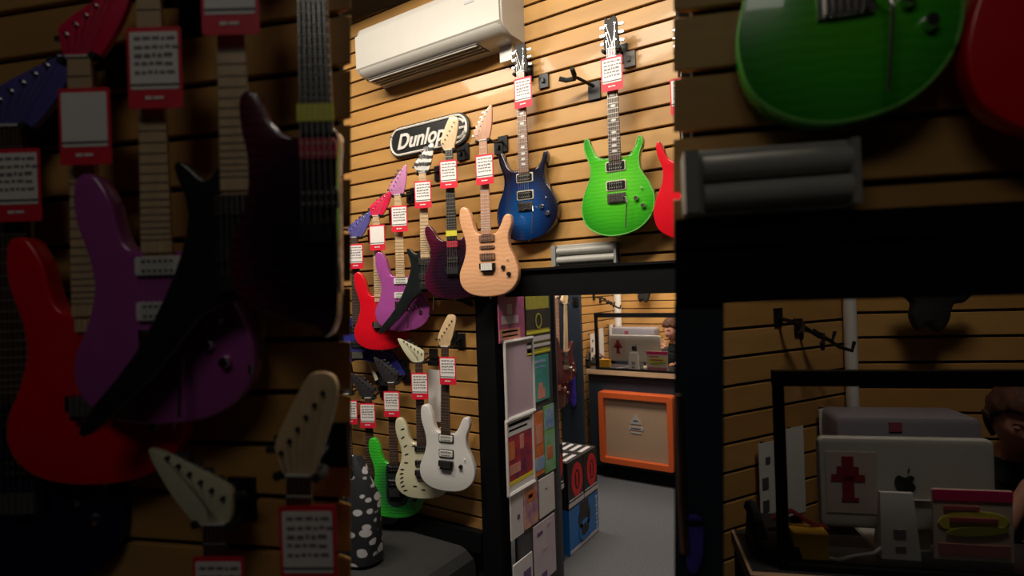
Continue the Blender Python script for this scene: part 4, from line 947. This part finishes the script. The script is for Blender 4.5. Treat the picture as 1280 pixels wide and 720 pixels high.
def make_person():
    # local: faces -Y, origin on the floor below the pelvis; seated on a stool, seat height .70
    V = Vector
    N = []; E = []
    def chain(pts, root=None):
        prev = root
        for p in pts:
            N.append(p); i = len(N)-1
            if prev is not None: E.append((prev, i))
            prev = i
        return prev
    chain([(V((0, .05, .76)), (.155, .12))])
    spine = chain([(V((0, .03, .88)), (.14, .105)), (V((0, -.03, 1.02)), (.145, .11)), (V((0, -.10, 1.15)), (.165, .115)), (V((0, -.145, 1.235)), (.11, .085)), (V((0, -.175, 1.30)), .056), (V((0, -.205, 1.38)), .054)], 0)
    chest = 3
    hd = {}
    ARMS = ((-1, V((-.27, -.36, .985+.0)), V((-.115, -.375, 1.225)), V((-.068, -.375, 1.305))), (1, V((.28, -.26, .97)), V((.18, -.46, 1.135)), V((.15, -.53, 1.14))))
    for s_, el, wr, ha in ARMS:
        a_ = chain([(V((s_*.165, -.12, 1.195)), .068), (V((s_*.205, -.16, 1.16)), .062), ((V((s_*.205, -.16, 1.16))+el)/2, .050), (el, .044), ((el+wr)/2, .040), (wr, .028), (ha, (.040, .020))], chest)
        hd[s_] = (wr, ha)
    for s_ in (-1, 1):
        chain([(V((s_*.10, -.0, .74)), .095), (V((s_*.14, -.22, .745)), .085), (V((s_*.15, -.42, .73)), .062), (V((s_*.15, -.40, .50)), .055), (V((s_*.15, -.36, .20)), .042), (V((s_*.15, -.35, .09)), .040), (V((s_*.15, -.42, .04)), (.042, .034)), (V((s_*.155, -.52, .03)), (.040, .026))], 0)
    bodyme = skin_mesh('body', N, E, 2)
    parts = [(bodyme, Matrix.Identity(4))]
    hm = head_mesh(); HM = Matrix.Translation((0, -.245, 1.465)) @ Matrix.Rotation(math.radians(26), 4, 'Z') @ Matrix.Rotation(math.radians(20), 4, 'X')
    HM = Matrix.Translation((0, -.235, 1.465)) @ Matrix.Rotation(math.radians(-18), 4, 'Z') @ Matrix.Rotation(math.radians(18), 4, 'X')
    parts.append((hm, HM))
    # fingers
    for s_ in (-1, 1):
        wr, ha = hd[s_]; d = (ha-wr).normalized(); side = d.cross(V((0, -1, 0.2))).normalized() if s_ < 0 else d.cross(V((0, 0, 1))).normalized(); nrm = side.cross(d).normalized()
        if nrm.y > 0 and s_ < 0: nrm = -nrm
        for k, (o_, L_) in enumerate(((-.031, .060), (-.0105, .074), (.0105, .070), (.031, .056))):
            b_ = ha+side*o_+d*.010; curl = (nrm*-.35) if s_ > 0 else (nrm*-.30)
            pts = [(ha+side*o_*.7, .009), (b_+d*.018, .0078), (b_+(d+curl*.4).normalized()*L_*.62, .0074), (b_+(d+curl).normalized()*L_, .0062)]
            parts.append((skin_mesh('finger', pts, [(0, 1), (1, 2), (2, 3)], 1), Matrix.Identity(4)))
        b_ = wr+(ha-wr)*.7; t_ = (side*(-1 if s_ > 0 else 1))
        parts.append((skin_mesh('thumb', [(b_, .012), (b_+t_*.035+d*.015, .0115), (b_+t_*.048+d*.042, .010), (b_+t_*.045+d*.062, .008)], [(0, 1), (1, 2), (2, 3)], 1), Matrix.Identity(4)))
    bm = bmesh.new()
    for me, mt in parts:
        k = len(bm.verts); bm.from_mesh(me); bm.verts.ensure_lookup_table()
        for v in bm.verts[k:]: v.co = mt @ v.co
    me = bpy.data.meshes.new('body'); bm.to_mesh(me); bm.free()
    o = bpy.data.objects.new('tmp', me); COL.objects.link(o); r = o.modifiers.new('r', 'REMESH'); r.mode = 'VOXEL'; r.voxel_size = .0048; r.use_smooth_shade = True
    cs = o.modifiers.new('c', 'SMOOTH'); cs.factor = .5; cs.iterations = 2
    bpy.context.view_layer.update(); me = bpy.data.meshes.new_from_object(o.evaluated_get(bpy.context.evaluated_depsgraph_get())); bpy.data.objects.remove(o)
    me.materials.clear(); me.materials.append(SKIN)
    # clothing cut from inflated copies of the body
    def cloth(name, keep, off, m_):
        bm = bmesh.new(); bm.from_mesh(me); bm.normal_update()
        dele = [f for f in bm.faces if not keep(f.calc_center_median())]
        bmesh.ops.delete(bm, geom=dele, context='FACES')
        for v in bm.verts: v.co += v.normal*off
        q = bpy.data.meshes.new(name); bm.to_mesh(q); bm.free(); q.materials.clear(); q.materials.append(m_); return q
    def is_shirt(c):
        if c.z < .78 or c.z > 1.335+.3*(c.y+.16): return False
        # sleeves to just above the elbows; leave forearms and hands bare
        for s_, el, wr, ha in ARMS:
            sh = V((s_*.205, -.16, 1.16)); ab = el-sh; t = (c-sh).dot(ab)/ab.length_squared
            if t > .72 and (c-(sh+ab*min(t, 1))).length < .11: return False
            for a_, b_ in ((el, wr), (wr, ha)):
                ab = b_-a_; u = max(0, min(1, (c-a_).dot(ab)/ab.length_squared))
                if (c-(a_+ab*u)).length < .062 and c.y < -.27: return False
        if c.y < -.30: return False
        return True
    def is_trouser(c): return c.z < .80 and c.z > .11 and not (c.z > .9)
    def is_shoe(c): return c.z <= .12
    hairbm = bmesh.new(); hb = head_mesh(); hairbm.from_mesh(hb)
    bmesh.ops.delete(hairbm, geom=[f for f in hairbm.faces if (lambda c: (c.y < -.012 and c.z < .066-.5*max(0, abs(c.x)-.04)-.55*max(0, c.y+.06)) or c.z < -.07 or (c.y < .022 and c.z < -.012))(f.calc_center_median())], context='FACES')
    for v in hairbm.verts:
        n = v.co.normalized(); v.co += n*(.012+.012*max(0, n.z)+.010*max(0, n.y)+.003*math.sin(v.co.x*230+v.co.z*70)+.003*math.sin(v.co.y*260+v.co.x*90))
        v.co = HM @ v.co
    bmesh.ops.solidify(hairbm, geom=hairbm.faces[:], thickness=.012)
    hme = bpy.data.meshes.new('hair'); hairbm.to_mesh(hme); hairbm.free(); hme.materials.append(HAIR)
    for p_ in hme.polygons: p_.use_smooth = True
    def face_bits(parent):
        for s_ in (-1, 1):
            bm = bmesh.new(); bmesh.ops.create_uvsphere(bm, u_segments=18, v_segments=14, radius=.0142)
            bmesh.ops.delete(bm, geom=[f for f in bm.faces if f.calc_center_median().z < .0005], context='FACES')
            for v in bm.verts: v.co = HM @ (Matrix.Rotation(.35, 3, 'X') @ v.co+Vector((s_*.031, -.0735, .011)))
            q = bpy.data.meshes.new('eyelid'); bm.to_mesh(q); bm.free(); q.materials.append(SKIN); link('eyelid', q, parent)
            for nm, r_, m_, dy in (('eye', .0125, EYEW, 0), ('iris', .0062, EYED, -.0080)):
                bm = bmesh.new(); bmesh.ops.create_uvsphere(bm, u_segments=14, v_segments=10, radius=r_)
                for v in bm.verts: v.co = HM @ (v.co+Vector((s_*.031, -.0735+dy, .011-(.003 if nm == 'iris' else 0))))
                q = bpy.data.meshes.new(nm); bm.to_mesh(q); bm.free(); q.materials.append(m_); link(nm, q, parent)
            MB().tube([HM @ Vector((s_*.016, -.094, .030)), HM @ Vector((s_*.032, -.093, .035)), HM @ Vector((s_*.047, -.083, .030))], .0024, 6).build('eyebrow', HAIR, parent)
        MB().tube([HM @ Vector((-.022, -.088, -.052)), HM @ Vector((-.008, -.100, -.050)), HM @ Vector((.008, -.100, -.050)), HM @ Vector((.022, -.088, -.052))], [.0015, .0036, .0036, .0015], 6).build('lips', LIPS, parent)
    root = thing('person', '', 'person')
    link('body', me, root)
    for nm, kp, of, m_ in (('shirt', is_shirt, .008, SHIRT), ('trousers', is_trouser, .006, JEANS), ('shoes', is_shoe, .007, SHOE)):
        q = cloth(nm, kp, of, m_); link(nm, q, root)
    link('hair', hme, root); face_bits(root)
    st_ = thing('bar_stool', '', 'stool')
    MB().tube([(0, .05, .60), (0, .05, .625), (0, .05, .655)], [.16, .17, .155], 20).build('seat', RUB, st_, True)
    for k in range(4):
        t = math.radians(45+90*k); MB().tube([(.09*math.cos(t), .05+.09*math.sin(t), .61), (.19*math.cos(t), .05+.19*math.sin(t), 0)], .012, 8).build('leg', BLKM, st_)
    return root, st_
pr, stl = make_person()
pq = onY(840, 412, 5.98)
def set_person(r, s_, q, yaw, lab, labs):
    off = Matrix.Rotation(yaw, 3, 'Z') @ Vector((0, -.235, 0))
    r.location = (q.x-off.x, q.y-off.y, q.z-1.465); r.rotation_euler = (0, 0, yaw); r['label'] = lab
    s_.location = (r.location.x, r.location.y, 0); s_.rotation_euler = (0, 0, yaw); s_['label'] = labs
    s_.scale = (1, 1, max(.5, (.66+r.location.z)/.66))
set_person(pr, stl, pq, math.radians(-6), 'seated person with brown hair in a black shirt, behind the counter of the lit doorway', 'round stool under the person in the lit back room')
pr2 = copy_tree(pr); st2 = copy_tree(stl)
qn = st_near.P(840, 412, 5.98)
set_person(pr2, st2, qn, YAWB+math.radians(8), 'large dim person with brown hair looking down in the added booth, at the right photo edge', 'round stool under the dim person of the added booth at the right photo edge')
